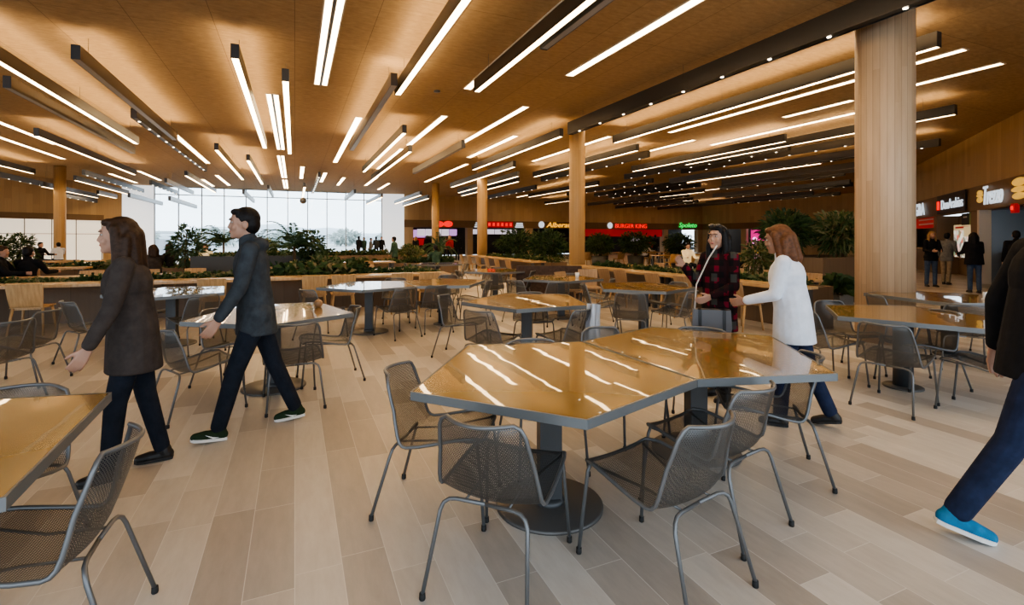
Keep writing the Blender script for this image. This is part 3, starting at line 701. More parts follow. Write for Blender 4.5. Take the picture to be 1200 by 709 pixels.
# ------------------------------------------------------------------ wooden chair
def wood_chair_proto(m):
    t = thing('wooden_chair', 'x', 'chair')
    def sheet(name, prof, th):
        mb = MB(); NU = 6; n = NU + 1; top = []; bot = []
        for j, (y, z, hw, cv, ny, nz) in enumerate(prof):
            for k in range(n):
                u = -1 + 2 * k / NU; p = Vector((u * hw, y + cv * u * u, z)); top.append(p); bot.append(p - Vector((0, ny, nz)) * th)
        N = len(top); m_ = len(prof); fs = []
        for j in range(m_ - 1):
            for k in range(NU): a = j * n + k; fs += [(a, a + 1, a + n + 1, a + n), (N + a + n, N + a + n + 1, N + a + 1, N + a)]
        ring = [k for k in range(n)] + [j * n + NU for j in range(1, m_)] + [(m_ - 1) * n + k for k in range(NU - 1, -1, -1)] + [j * n for j in range(m_ - 2, 0, -1)]
        for a, b in zip(ring, ring[1:] + ring[:1]): fs.append((b, a, N + a, N + b))
        mb.add(top + bot, fs, True); o = mb.build(name, m, t)
        md = o.modifiers.new('e', 'EDGE_SPLIT'); md.split_angle = R(40); return o
    sheet('seat', [(0.24, 0.435, 0.205, 0, 0, 1), (0.21, 0.447, 0.22, 0, 0, 1), (0.05, 0.445, 0.225, 0, 0, 1), (-0.12, 0.435, 0.215, 0, 0, 1), (-0.17, 0.44, 0.205, 0, 0.3, 0.9)], 0.014)
    sheet('backrest', [(-0.165, 0.435, 0.19, 0.0, -1, 0.3), (-0.195, 0.47, 0.195, 0.015, -1, 0.3), (-0.225, 0.58, 0.21, 0.025, -1, 0.2), (-0.262, 0.72, 0.218, 0.03, -1, 0.2), (-0.285, 0.80, 0.212, 0.03, -1, 0.2)], -0.014)
    for sx in (-1, 1):
        for y0, y1 in ((0.19, 0.225), (-0.14, -0.235)):
            MB().tube([(sx * 0.175, y0, 0.432), (sx * 0.215, y1, 0.0)], [0.02, 0.014], 8).build('leg', M['ply'], t)
    MB().box((-0.17, 0.16, 0.395), (0.17, 0.185, 0.433)).box((-0.17, -0.13, 0.395), (0.17, -0.105, 0.425)).build('rail', M['ply'], t)
    return t
WCH = {'ply': wood_chair_proto(M['ply']), 'dark': wood_chair_proto(M['plydark'])}
U_ANG, V_ANG = A0, A0 - PI / 2   # rotation so that local forward = hall axis / across
WROWS = [('ply', 'at the long table below the left planter', [(x, 10.08, 0) for x in (-4.75, -3.75, -2.6, -1.3, 0.34, 0.85, 1.95, 2.5)]),
    ('dark', 'in the row facing the right planter', [(6.75, y, 90) for y in (9.58, 8.96, 7.9, 7.06, 5.94)]),
    ('dark', 'behind the right planter', [(9.15, y, -90) for y in (6.6, 7.5, 8.4, 9.3, 10.2, 11.1)]),
    ('dark', 'in the row between the two mid columns', [(6.75, y, 90) for y in (15.2, 16.2, 17.2, 18.2, 19.2, 20.2)]),
    ('ply', 'on the far side of the left planter', [(x, 13.15, 180) for x in (-4.0, -3.0, -2.1, -0.7, 0.6, 1.7)]),
    ('ply', 'before the counter below the white left wall', [(x, 20.6, 0) for x in (-8.6, -7.6, -6.6, -5.6, -4.4)]),
    ('ply', 'at the long table near the burger shop', [(x, 21.3, 0) for x in (13.4, 14.4, 15.4, 16.4, 17.4, 18.4)]),
    ('ply', 'under the pale table in mid left hall', [(x, 15.9, 0) for x in (-7.8, -6.8, -5.9, -0.2, 0.9, 2.0)]),
    ('ply', 'at the long table under the pink shop', [(x, 17.2, 0) for x in (15.2, 16.2, 17.2, 18.2, 19.2)]),
    ('dark', 'standing beside the booth before the mid column', [(5.15, 8.75, 150), (5.9, 9.2, 200)])]
for kd, ph, L_ in WROWS:
    L_ = sorted(L_, key=lambda c: colpx(W(c[0], c[1])))
    for i, (X, Y, a) in enumerate(L_):
        put('w' + kd, WCH[kd], W(X, Y), A0 - R(a), ('light' if kd == 'ply' else 'brown') + ' wooden chair ' + ph + ', ' + place_words(i + 1, len(L_)), 'wooden chairs')
# long tables (grid rectangles)
def long_table(x0, x1, y0, y1, label, h=0.74, m='slab', name='long_table'):
    cx, cy = (x0 + x1) / 2, (y0 + y1) / 2; t = thing(name, label, 'table', W(cx, cy), A0, 'long communal tables'); a, b = (x1 - x0) / 2, (y1 - y0) / 2
    MB().box((-a, -b, h - 0.045), (a, b, h)).build('tabletop', M[m], t)
    for sx in (-1, 1):
        for sy in (-1, 1): MB().box((sx * (a - 0.09) - 0.04, sy * (b - 0.09) - 0.04, 0), (sx * (a - 0.09) + 0.04, sy * (b - 0.09) + 0.04, h - 0.045)).build('leg', M['steel'], t)
    return t
for i, (x0, x1) in enumerate(((-8.6, -4.9), (-4.85, -0.95), (-0.9, 3.1))): long_table(x0, x1, 10.35, 11.0, ['oak long table at far left below the planter', 'oak long table behind the two walkers, below the planter', 'oak long table behind the window-reflecting table'][i])
long_table(7.0, 7.55, 5.2, 8.6, 'oak long table along the right planter, nearer length'); long_table(7.0, 7.55, 8.65, 12.1, 'oak long table along the right planter, farther length')
long_table(8.3, 8.85, 6.0, 11.8, 'oak long table on the far side of the right planter')
long_table(7.0, 7.55, 14.4, 21.0, 'long table with a chair row between the two mid columns')
for i, (x0, x1) in enumerate(((-8.0, -2.0), (-1.6, 3.0))): long_table(x0, x1, 12.3, 12.85, ['pale long table behind the left planter, farther left', 'pale long table behind the left planter, nearer the centre'][i])
for i, (x0, x1) in enumerate(((-8.6, -5.0), (-0.8, 3.0))): long_table(x0, x1, 16.2, 16.8, ['pale long table in mid left hall', 'pale long table reflecting daylight near the window'][i])
long_table(-9.2, -3.6, 20.9, 21.5, 'long table below the white panelled left wall'); long_table(13.0, 19.0, 21.6, 22.2, 'long table before the burger shop'); long_table(14.8, 19.8, 17.5, 18.1, 'long table under the pink shop')

# ------------------------------------------------------------------ planters and plants
def planter(x0, x1, y0, y1, h, label, m='planter', group='long planters'):
    cx, cy = (x0 + x1) / 2, (y0 + y1) / 2; t = thing('planter', label, 'planter', W(cx, cy), A0, group); a, b = (x1 - x0) / 2, (y1 - y0) / 2; w = 0.04
    b_ = MB(); b_.box((-a, -b, 0), (a, -b + w, h)).box((-a, b - w, 0), (a, b, h)).box((-a, -b + w, 0), (-a + w, b - w, h)).box((a - w, -b + w, 0), (a, b - w, h))
    b_.build('box', M[m], t); MB().box((-a + w, -b + w, 0), (a - w, b - w, h - 0.06)).build('soil', M['soil'], t); return t
planter(-9.0, 3.2, 11.15, 11.95, 0.66, 'long low wood planter of ferns across the left hall')
planter(7.62, 8.22, 5.4, 12.2, 0.70, 'long wood planter of ferns beside the thick column'); planter(7.62, 8.22, 14.2, 20.8, 0.70, 'long wood planter between the two mid columns')
planter(-9.0, 5.5, 17.4, 18.2, 0.62, 'long low planter across the hall before the window'); planter(-2.3, 0.3, 14.0, 14.6, 1.05, 'dark tall planter counter left of centre', 'planterdark')
planter(-4.0, 6.0, 24.0, 24.8, 0.7, 'far low planter before the glass wall')
planter(10.9, 13.9, 7.4, 9.0, 1.05, 'tall wood clad planter box behind the thick column')
rf = random.Random(11)
def fern_mesh(n, L, w, h, spread):
    mb = MB()
    for i in range(n):
        g = rf.uniform(0, 2 * PI); el = rf.uniform(0.15, 1.3); d = Vector((math.cos(g) * math.cos(el), math.sin(g) * math.cos(el), math.sin(el)))
        leaf(mb, Vector((rf.uniform(-spread, spread), rf.uniform(-spread, spread), rf.uniform(-0.02, h))), d, L * rf.uniform(.6, 1.2), w * rf.uniform(.7, 1.2), 0.45)
    return mb
FERN = []
for i in range(4):
    t = thing('planter_fern', 'x', 'plant'); fern_mesh(90, 0.19, 0.04, 0.12, 0.17).build('foliage', M['leafB'] if i % 2 else M['leafA'], t)
    MB().tube([(0, 0, -0.1), (0.01, 0, 0.12)], 0.012, 5).build('stem', M['stem'], t); FERN.append(t)
used_f = [0] * 4
def put_fern(p, label, group, sc):
    i = rf.randrange(4); rz = rf.uniform(0, 6.28)
    if not used_f[i]: used_f[i] = 1; t = FERN[i]; t.location = p; t.rotation_euler = (0, 0, rz); t['label'] = label; t['group'] = group; t.scale = (sc,) * 3; return
    dup(FERN[i], p, rz, label, group, sc)
def fern_row(x0, x1, y0, y1, z, n, label, group, s0=0.8, s1=1.25):
    for i in range(n): u = (i + 0.5) / n; put_fern(W(x0 + (x1 - x0) * u + rf.uniform(-.12, .12), y0 + (y1 - y0) * u + rf.uniform(-.12, .12), z), label, group, rf.uniform(s0, s1))
fern_row(-8.7, 2.9, 11.45, 11.45, 0.62, 32, 'leafy green plant in the long left planter', 'plants in the long left planter')
fern_row(-8.7, 2.9, 11.7, 11.7, 0.62, 22, 'leafy green plant in the long left planter', 'plants in the long left planter')
fern_row(-0.3, 1.3, 11.6, 11.6, 0.66, 6, 'leafy green plant in the long left planter', 'plants in the long left planter', 1.5, 2.0)
fern_row(7.92, 7.92, 5.7, 11.9, 0.66, 22, 'leafy green plant in the right planter', 'plants in the right planter')
fern_row(7.92, 7.92, 14.5, 20.5, 0.66, 14, 'leafy green plant in the planter between columns', 'plants between the columns')
fern_row(-8.8, 5.3, 17.8, 17.8, 0.58, 34, 'leafy plant in the planter before the window', 'plants before the window', 0.9, 1.7)
fern_row(-3.8, 5.8, 24.4, 24.4, 0.66, 18, 'leafy plant in the far planter near the glass', 'plants near the glass', 1.2, 2.0)
fern_row(-2.1, 0.1, 14.3, 14.3, 1.0, 6, 'small leafy plant on the dark counter planter', 'plants on the dark counter', 0.6, 0.9)
def bush(name, label, x, y, z0, ztop, rx, leafm='leafA', n=900, L=0.22, w=0.05, group=None, seed=1):
    pot = not (z0 > 0.9 or 'in the left planter' in label)
    t = thing(name, label, 'plant', (x, y, 0 if pot else z0), 0, group); h = ztop - z0; g0 = z0 if pot else 0
    bush_mesh(rx, rx * 0.9, h / 2 * 0.92, n, L, w, random.Random(seed), base=h * 0.08).build('foliage', M[leafm], t, loc=(0, 0, g0))
    if pot: q = min(0.42, rx * 0.6); MB().lathe([(q * .85, 0), (q, z0 + 0.02), (q * .92, z0 + 0.02), (q * .9, z0 - 0.03)], 24).build('pot', M['planterdark'], t)
    st = MB(); r_ = random.Random(seed)
    for k in range(5): st.tube([(r_.uniform(-.08, .08), r_.uniform(-.08, .08), g0 - 0.04), (r_.uniform(-rx, rx) * .4, r_.uniform(-rx, rx) * .4, g0 + h * 0.75)], [0.02, 0.006], 5)
    st.build('stem', M['stem'], t); return t
def gp(px, d, z): return ((px - 600) / 580 * d, d)
BUSH = [(605, 21.5, 0.5, 1.95, 0.95, 'leafA', 'broad dark bush left of the centre bush pair'), (643, 18.8, 0.3, 1.92, 0.78, 'leafA', 'tall dark bush in front of the second column'), (703, 24.5, 0.6, 1.75, 0.7, 'leafA', 'dark bush just right of the middle column'),
    (745, 25, 0.6, 1.85, 0.95, 'leafA', 'dark bush under the red shop band'), (796, 25.0, 0.5, 1.8, 0.8, 'leafA', 'dark bush under the green sign'), (921, 13.0, 1.0, 2.28, 0.70, 'leafA', 'tall dark bush on the wood clad box, left one'),
    (984, 12.6, 1.0, 2.2, 0.66, 'leafB', 'tall bush on the wood clad box beside the thick column'), (888, 11.8, 0.55, 1.5, 0.4, 'leafB', 'loose bush behind the white shirt woman'), (220, 13, 0.55, 1.95, 0.45, 'leafC', 'upright bush behind the two walkers'),
    (364, 12.8, 0.6, 1.8, 0.38, 'leafC', 'tall leafy plant behind the walking man'), (25, 15.5, 0.6, 1.72, 0.42, 'leafA', 'bush beside the left column'), (-4, 14.2, 0.6, 1.7, 0.35, 'leafA', 'bush cut by the left photo edge'),
    (378, 10.95, 0.6, 1.10, 0.40, 'leafB', 'wide low bush in the left planter, right of the walking man'), (312, 17, 0.6, 1.5, 0.5, 'leafB', 'light green bush before the window'), (480, 21, 0.6, 1.25, 0.5, 'leafB', 'low bush before the far shop counter')]
for i, (px, d, z0, z1, rx, lm, lab) in enumerate(BUSH):
    x, y = gp(px, d, 0); bush('bush', lab, x, y, z0, z1, rx, lm, 1300 if rx > 0.6 else 650, 0.24 if rx > 0.6 else 0.17, 0.045, 'tall bushes', 20 + i)
for i, (px, d, z0, L, lab) in enumerate(((262, 18, 0.9, 1.2, 'feathery palm behind the dark counter, left one'), (302, 20.5, 0.9, 1.1, 'feathery palm behind the walking man head'), (345, 12.0, 0.9, 0.9, 'feathery palm right of the walking man'), (515, 20, 0.7, 0.9, 'small palm before the far shop'))):
    x, y = gp(px, d, 0); t = thing('potted_palm', lab, 'plant', (x, y, 0), 0, 'palms'); palm_mesh(17, L, random.Random(50 + i), 0.5).build('foliage', M['leafC'], t, loc=(0, 0, z0)); MB().tube([(0, 0, z0 - 0.45), (0, 0, z0 + 0.45)], [0.04, 0.03], 7).build('stem', M['stem'], t)
    MB().lathe([(0.2, 0), (0.25, z0 - 0.3), (0.23, z0 - 0.3), (0.22, z0 - 0.35)], 24).build('pot', M['planterdark'], t)
# grey pot by the column
x, y = gp(980, 9.6, 0); t = thing('potted_fern', 'fern in a square grey pot beside the thick column', 'plant', (x, y, 0), A0)
MB().prism([(-.2, -.2), (.2, -.2), (.2, .2), (-.2, .2)], 0, 0.42).build('pot', M['edge'], t); fern_mesh(160, 0.42, 0.05, 0.2, 0.14).build('foliage', M['leafA'], t, loc=(0, 0, 0.44))
# outside trees
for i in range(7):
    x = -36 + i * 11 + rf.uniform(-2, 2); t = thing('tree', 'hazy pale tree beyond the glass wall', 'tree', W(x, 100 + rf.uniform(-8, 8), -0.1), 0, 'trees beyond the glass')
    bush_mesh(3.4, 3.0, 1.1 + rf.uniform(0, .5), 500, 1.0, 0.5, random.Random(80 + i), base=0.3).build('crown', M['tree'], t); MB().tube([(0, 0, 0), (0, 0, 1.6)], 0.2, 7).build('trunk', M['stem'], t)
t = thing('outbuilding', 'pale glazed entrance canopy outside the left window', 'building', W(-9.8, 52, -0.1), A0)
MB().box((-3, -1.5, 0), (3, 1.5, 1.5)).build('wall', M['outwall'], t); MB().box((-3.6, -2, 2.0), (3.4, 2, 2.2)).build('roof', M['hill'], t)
for sx in (-2.8, 2.8): MB().box((sx - .1, -1.7, 1.5), (sx + .1, -1.5, 2.0)).build('post', M['outwall'], t)

# ------------------------------------------------------------------ people
def remesh(mb, name, vox, m, smooth=3, cut=None):
    me = mb.mesh(name, m); o = bpy.data.objects.new(name, me); C.objects.link(o)
    md = o.modifiers.new('r', 'REMESH'); md.mode = 'VOXEL'; md.voxel_size = vox; md.use_smooth_shade = True
    if smooth: sm = o.modifiers.new('s', 'SMOOTH'); sm.factor = 0.5; sm.iterations = smooth
    bpy.context.view_layer.update()
    ev = o.evaluated_get(bpy.context.evaluated_depsgraph_get())
    me2 = bpy.data.meshes.new_from_object(ev); bpy.data.objects.remove(o); bpy.data.meshes.remove(me)
    me2.polygons.foreach_set('use_smooth', [True] * len(me2.polygons))
    if cut:
        bm = bmesh.new(); bm.from_mesh(me2); bmesh.ops.delete(bm, geom=[v for v in bm.verts if cut(v.co)], context='VERTS'); bm.to_mesh(me2); bm.free()
    me2.materials.clear(); me2.materials.append(m); me2.name = name
    return me2
def mobj(me, name, par, loc=None):
    o = bpy.data.objects.new(name, me); C.objects.link(o); o.parent = par
    if loc is not None: o.location = loc
    return o
def rot_to(f, up):
    """matrix whose y axis is f and z axis close to up"""
    y = f.normalized(); x = y.cross(up).normalized(); z = x.cross(y); return Matrix((x, y, z)).transposed()
def person(name, label, loc, face, H=1.7, female=False, legs=((25, 20), (-18, 12)), arms=((-15, 15, 8), (15, 15, 8)), lean=4, head_turn=0, head_tilt=0, hem=0.46, top='slate', bottom='navy', shoe='shoek', hair='hairk', skin='skin',
           hairlen=0.0, vox=0.0065, fine=True, sit=False, hands=True, flare=1.0, sleeve=True, collar=True, foot_pitch=(0, 0), sole='shoek', hoodie=False, bulk=1.0, group=None, twist=0):
    """arms: (pitch forward, elbow bend, abduction) left(-x) then right(+x); legs: (thigh forward, knee bend) left then right"""
    t = thing(name, label, 'person', (loc[0], loc[1], 0), -R(face), group)
    U = H / 1.75
    th_l, sh_l = 0.43 * U, 0.43 * U
    hw = (0.088 if female else 0.092) * U; swd = (0.165 if female else 0.19) * U
    root = Vector((0, 0, 0)); L = R(lean)
    up = Vector((0, math.sin(L), math.cos(L)))
    fwd = Vector((0, math.cos(L), -math.sin(L)))
    hips = []
    J = {}
    for i, sx in enumerate((-1, 1)):
        tp, kb = R(legs[i][0]), R(legs[i][1]); sp = tp - kb
        h = Vector((sx * hw, 0, 0)); k = h + Vector((sx * 0.004, math.sin(tp), -math.cos(tp))) * th_l; a = k + Vector((0, math.sin(sp), -math.cos(sp))) * sh_l
        fp = R(foot_pitch[i]); fd = Vector((sx * 0.12, math.cos(fp), math.sin(fp))).normalized(); fn = Vector((0, -math.sin(fp), math.cos(fp)))
        J[i] = (h, k, a, fd, fn)
    low = min(min((J[i][2] - J[i][4] * 0.082 * U + J[i][3] * c * U).z for c in (-0.055, 0.16)) for i in (0, 1))
    off = Vector((0, 0, -low)) if not sit else Vector((0, 0, sit))
    pel = root + off
    chest = pel + up * 0.36 * U; neck = pel + up * 0.545 * U; headc = pel + up * 0.70 * U + fwd * 0.025 * U
    for i in J: h, k, a, fd, fn = J[i]; J[i] = (h + off, k + off, a + off, fd, fn)
    tw = Matrix.Rotation(R(twist), 3, up)
    S = {}
    for i, sx in enumerate((-1, 1)):
        s0 = pel + up * 0.50 * U + tw @ Vector((sx * swd, 0, 0)); ap, eb, ab = (R(v) for v in arms[i][:3]); yaw = R(arms[i][3]) if len(arms[i]) > 3 else 0
        ud = Vector((sx * math.sin(ab), math.sin(ap) * math.cos(ab), -math.cos(ap) * math.cos(ab))); e = s0 + ud * 0.29 * U
        q = ap + eb; ab2 = ab * 0.6
        fd_ = Vector((sx * math.sin(ab2) - sx * math.sin(yaw), math.sin(q) * math.cos(ab2), -math.cos(q) * math.cos(ab2))).normalized(); wv = e + fd_ * 0.255 * U
        S[i] = (s0, e, wv, fd_)
    # ---- body: one continuous surface
    b = MB()
    HR = Matrix.Rotation(-R(head_turn), 3, 'Z') @ Matrix.Rotation(R(head_tilt), 3, 'X') @ Matrix.Rotation(-L * 0.4, 3, 'X')
    hk = 1.0 * U ** 0.6
    def hp(x, y, z): return headc + HR @ Vector((x, y, z)) * hk
    b.ell(hp(0, -0.012, 0.02), (0.076 * hk, 0.096 * hk, 0.098 * hk), HR)
    b.ell(hp(0, 0.022, -0.045), (0.058 * hk, 0.070 * hk, 0.072 * hk), HR)
    b.ell(hp(0, 0.066, -0.090), (0.026 * hk, 0.022 * hk, 0.022 * hk), HR)
    b.cap(hp(0, 0.078, 0.016), hp(0, 0.092, -0.022), 0.008 * hk, 0.0125 * hk); b.ell(hp(0, 0.078, 0.038), (0.05 * hk, 0.014 * hk, 0.010 * hk), HR)
    for sx in (-1, 1):
        b.ell(hp(sx * 0.078, -0.01, -0.012), (0.010 * hk, 0.022 * hk, 0.033 * hk), HR); b.ell(hp(sx * 0.038, 0.062, -0.03), (0.024 * hk, 0.02 * hk, 0.026 * hk), HR)
    b.cap(neck - up * 0.02, hp(0, -0.02, -0.06), 0.052 * U, 0.050 * U)
    k_ = 0.86
    b.ell(pel + up * 0.02, (0.155 * U * k_, 0.105 * U * k_, 0.11 * U)); b.ell(pel + up * 0.17 * U, (0.135 * U * k_, 0.095 * U * k_, 0.14 * U)); b.ell(chest, (0.155 * U * k_, 0.11 * U * k_, 0.17 * U))
    b.cap(S[0][0], S[1][0], 0.05 * U, 0.05 * U)
    for i in J:
        h, k, a, fd, fn = J[i]; b.cap(h, k, 0.073 * U, 0.050 * U); b.cap(k, a, 0.050 * U, 0.034 * U); b.cap(a - fn * 0.04 * U, a - fn * 0.05 * U + fd * 0.12 * U, 0.032 * U, 0.026 * U)
    for i, sx in enumerate((-1, 1)):
        s0, e, wv, fd_ = S[i]; b.cap(s0, e, 0.044 * U, 0.036 * U); b.cap(e, wv, 0.036 * U, 0.025 * U)
        # hand: palm + five fingers curling
        inn = Vector((-sx, 0.25, 0.0)); inn = (inn - fd_ * inn.dot(fd_)).normalized(); side = fd_.cross(inn).normalized()
        if side.dot(Vector((0, 1, 0.6))) < 0: side = -side
        for c in (-0.028, -0.010, 0.008, 0.026): b.cap(wv + fd_ * 0.015 * U + side * c * 0.7 * U, wv + fd_ * 0.085 * U + side * c * U, 0.0145 * U, 0.0125 * U, 8)
        if hands:
            for c, fl in ((0.030, 0.068), (0.0105, 0.078), (-0.009, 0.073), (-0.028, 0.056)):
                p0 = wv + fd_ * 0.088 * U + side * c * U; d0 = (fd_ + inn * 0.25 + side * c * 3).normalized()
                for q in range(3):
                    p1 = p0 + d0 * fl * U * (0.42, 0.33, 0.25)[q]; b.cap(p0, p1, (0.0098 - 0.0008 * q) * U, (0.0092 - 0.0009 * q) * U, 8); p0 = p1; d0 = (d0 + inn * 0.38).normalized()
            p0 = wv + fd_ * 0.03 * U + side * 0.026 * U; d0 = (fd_ * 0.75 + side * 0.65 + inn * 0.25).normalized()
            for q in range(2): p1 = p0 + d0 * 0.036 * U; b.cap(p0, p1, 0.0115 * U, 0.0098 * U, 8); p0 = p1; d0 = (d0 + fd_ * 0.5 + inn * 0.1).normalized()
    mobj(remesh(b, 'body', vox, M[skin], 2), 'body', t)
    # ---- face details
    if fine:
        for sx in (-1, 1):
            mobj(MB().ell(hp(sx * 0.031, 0.0735, 0.012), (0.0115 * hk, 0.008 * hk, 0.0060 * hk), HR, 10, 6).mesh('eye', M['eyew']), 'eye', t)
            mobj(MB().ell(hp(sx * 0.031, 0.0790, 0.012), (0.0060 * hk, 0.004 * hk, 0.0058 * hk), HR, 8, 6).mesh('iris', M['iris']), 'iris', t)
            mobj(MB().cap(hp(sx * 0.016, 0.089, 0.034), hp(sx * 0.05, 0.074, 0.036), 0.0045 * hk, 0.003 * hk, 6).mesh('eyebrow', M['brow']), 'eyebrow', t)
        mobj(MB().ell(hp(0, 0.0845, -0.055), (0.026 * hk, 0.008 * hk, 0.0075 * hk), HR, 10, 6).mesh('mouth', M['lips']), 'mouth', t)
    # ---- hair
    hb = MB(); hb.ell(hp(0, -0.030, 0.042), (0.087 * hk, 0.100 * hk, 0.092 * hk), HR)
    hb.ell(hp(0, -0.055, -0.005), (0.084 * hk, 0.072 * hk, 0.085 * hk), HR); hb.ell(hp(0, 0.035, 0.092), (0.062 * hk, 0.045 * hk, 0.028 * hk), HR)
    if hairlen > 0:
        for sx in (-1, 1):
            hb.cap(hp(sx * 0.074, 0.005, 0.05), hp(sx * 0.088, -0.005, -0.10), 0.028 * hk, 0.034 * hk); hb.cap(hp(sx * 0.088, -0.005, -0.10), hp(sx * 0.092, 0.012, -0.10 - hairlen), 0.034 * hk, 0.022 * hk)
            hb.cap(hp(sx * 0.045, -0.075, 0.0), hp(sx * 0.06, -0.095, -0.08 - hairlen), 0.055 * hk, 0.040 * hk)
        hb.cap(hp(0, -0.08, 0.0), hp(0, -0.110, -0.08 - hairlen), 0.075 * hk, 0.055 * hk)
        for q in range(7): u_ = -0.09 + q * 0.03; hb.cap(hp(u_, -0.10 + abs(u_) * .5, -0.02), hp(u_ * 1.25, -0.115 + abs(u_) * .9, -0.11 - hairlen), 0.03 * hk, 0.014 * hk)
    mobj(remesh(hb, 'hair', vox * 1.15, M[hair], 3), 'hair', t)
    # ---- trousers
    q = MB(); q.ell(pel + up * 0.03, (0.162 * U * bulk ** .5, 0.122 * U * bulk ** .5, 0.12 * U))
    for i in J:
        h, k, a, fd, fn = J[i]; q.cap(h, k, 0.092 * U, 0.066 * U); q.cap(k, a + (k - a) * 0.04, 0.066 * U, 0.058 * U * flare)
    mobj(remesh(q, 'trousers', vox * 1.25, M[bottom], 3), 'trousers', t)
    # ---- top
    j = MB(); kb_ = bulk
    j.ell(pel + up * 0.17 * U, (0.158 * U * kb_, 0.125 * U * kb_, 0.19 * U)); j.ell(chest, (0.178 * U * kb_, 0.132 * U * kb_, 0.19 * U)); j.cap(S[0][0], S[1][0], 0.064 * U, 0.064 * U)
    j.ell(pel + up * 0.475 * U, (0.15 * U, 0.09 * U, 0.06 * U))
    zt = hem * H
    hem_p = pel + (Vector((0, 0, -1)) * max(0.0, pel.z - zt) if not sit else Vector((0, 0, 0.0)))
    n = 18; ring = lambda c, rx, ry: [c + Vector((rx * math.cos(2 * PI * k / n), ry * math.sin(2 * PI * k / n), 0)) for k in range(n)]
    A_, B_, D_ = ring(hem_p, 0.185 * U * kb_, 0.150 * U * kb_), ring(pel + up * 0.08 * U, 0.17 * U * kb_, 0.132 * U * kb_), ring(chest, 0.16 * U * kb_, 0.12 * U * kb_)
    j.add(A_ + B_ + D_, [tuple(range(n - 1, -1, -1))] + [(r * n + k, r * n + (k + 1) % n, (r + 1) * n + (k + 1) % n, (r + 1) * n + k) for r in (0, 1) for k in range(n)] + [tuple(2 * n + k for k in range(n))], True)
    if not sit:
        for i in J: h, k, a, fd, fn = J[i]; f_ = max(0.0, min(0.9, (pel.z - zt - 0.05) / 0.43)); j.cap(h, h + (k - h) * f_, 0.108 * U, 0.092 * U)
    for i in S:
        s0, e, wv, fd_ = S[i]; j.cap(s0, e, 0.064 * U, 0.054 * U); j.cap(e, wv - fd_ * 0.02 * U, 0.054 * U, 0.042 * U)
    if collar: j.cap(neck - up * 0.01, neck + up * 0.03 * U, 0.072 * U, 0.066 * U)
    if hoodie: j.ell(neck - fwd * 0.075 * U - up * 0.02, (0.115 * U, 0.07 * U, 0.06 * U))
    mobj(remesh(j, 'jacket', vox * 1.25, M[top], 3), 'jacket', t)
    # ---- shoes
    for i in J:
        h, k, a, fd, fn = J[i]; s = MB()
        base = a - fn * 0.045 * U; s.cap(a - fn * 0.01 * U - fd * 0.01, base - fd * 0.02 * U, 0.046 * U, 0.044 * U); s.cap(base - fd * 0.03 * U, base + fd * 0.07 * U - fn * 0.006, 0.042 * U, 0.040 * U); s.cap(base + fd * 0.07 * U - fn * 0.006, base + fd * 0.135 * U - fn * 0.012, 0.042 * U, 0.034 * U)
        so = mobj(remesh(s, 'shoe', max(vox, 0.006), M[shoe], 2), 'shoe', t)
        x_ = fd.cross(fn); P = []
        for c, wd in ((-0.066, 0.030), (-0.03, 0.042), (0.04, 0.044), (0.10, 0.048), (0.145, 0.036), (0.165, 0.014)): P.append((c, wd))
        out = [(c, wd) for c, wd in P] + [(c, -wd) for c, wd in reversed(P)]
        vs = [a + fd * c * U + x_ * wd * U - fn * 0.080 * U for c, wd in out] + [a + fd * c * U + x_ * wd * U - fn * 0.060 * U for c, wd in out]; n2 = len(out)
        mobj(MB().add(vs, [tuple(range(n2 - 1, -1, -1)), tuple(range(n2, 2 * n2))] + [(k, (k + 1) % n2, n2 + (k + 1) % n2, n2 + k) for k in range(n2)]).mesh('sole', M[sole]), 'sole', so)
        J[i] = J[i] + (so,)
    return t, dict(hp=hp, J=J, S=S, pel=pel, up=up, chest=chest, neck=neck, U=U, HR=HR, hk=hk)

# walking man with green trainers: planted right foot, left foot swinging ahead
man, K = person('person', 'man walking left in a slate jacket, dark trousers and green trainers', (-2.0, 3.88), -120, 1.76, legs=((20, 5), (-17, 5)), arms=((14, 18, 6), (-12, 22, 7)), lean=6, head_turn=-4, hem=0.43, top='slate', bottom='navy', shoe='shoeg', hair='hairk', sole='sole', foot_pitch=(8, -6), hoodie=True, flare=0.95)
for i in (0, 1):   # pale swoosh-like tick on the side of each trainer
    h, k, a, fd, fn, so = K['J'][i]; x_ = fd.cross(fn)
    for sx in (-1, 1):
        pts = [(0.085, -0.030, 0), (0.03, -0.058, 0), (-0.01, -0.052, 0), (0.03, -0.046, 0)]
        vs = [a + fd * c + fn * z_ + x_ * sx * (0.0455 if c < 0.05 else 0.040) for c, z_, _ in pts]
        mobj(MB().add(vs, [(0, 1, 3), (1, 2, 3)]).mesh('side_mark', M['mark']), 'side_mark', so)
person('person', 'long haired woman in dark brown jacket walking left past the corner table', (-2.44, 3.2), -125, 1.63, True, legs=((13, 8), (-8, 5)), arms=((12, 14, 16), (-10, 14, 10)), lean=6, hem=0.40, top='espresso', bottom='navy', shoe='shoek', hair='hairb', hairlen=0.16, bulk=1.12, flare=0.9)
pw, K = person('person', 'smiling woman in red and black plaid coat raising one hand', (1.95, 4.66), -118, 1.60, True, legs=((3, 3), (-3, 3)), arms=((8, 60, 8, 25), (14, 122, 10, 0)), lean=0, head_turn=-6, head_tilt=3, hem=0.40, top='plaid', bottom='black', shoe='shoek', hair='hairk', hairlen=0.20, skin='skin', bulk=1.06)
hp, hk = K['hp'], K['hk']
gl = thing('sunglasses', 'dark sunglasses pushed up on the plaid coat woman hair', 'sunglasses', pw.location, pw.rotation_euler.z)
TI = K['HR'] @ Matrix.Rotation(R(38), 3, 'X')
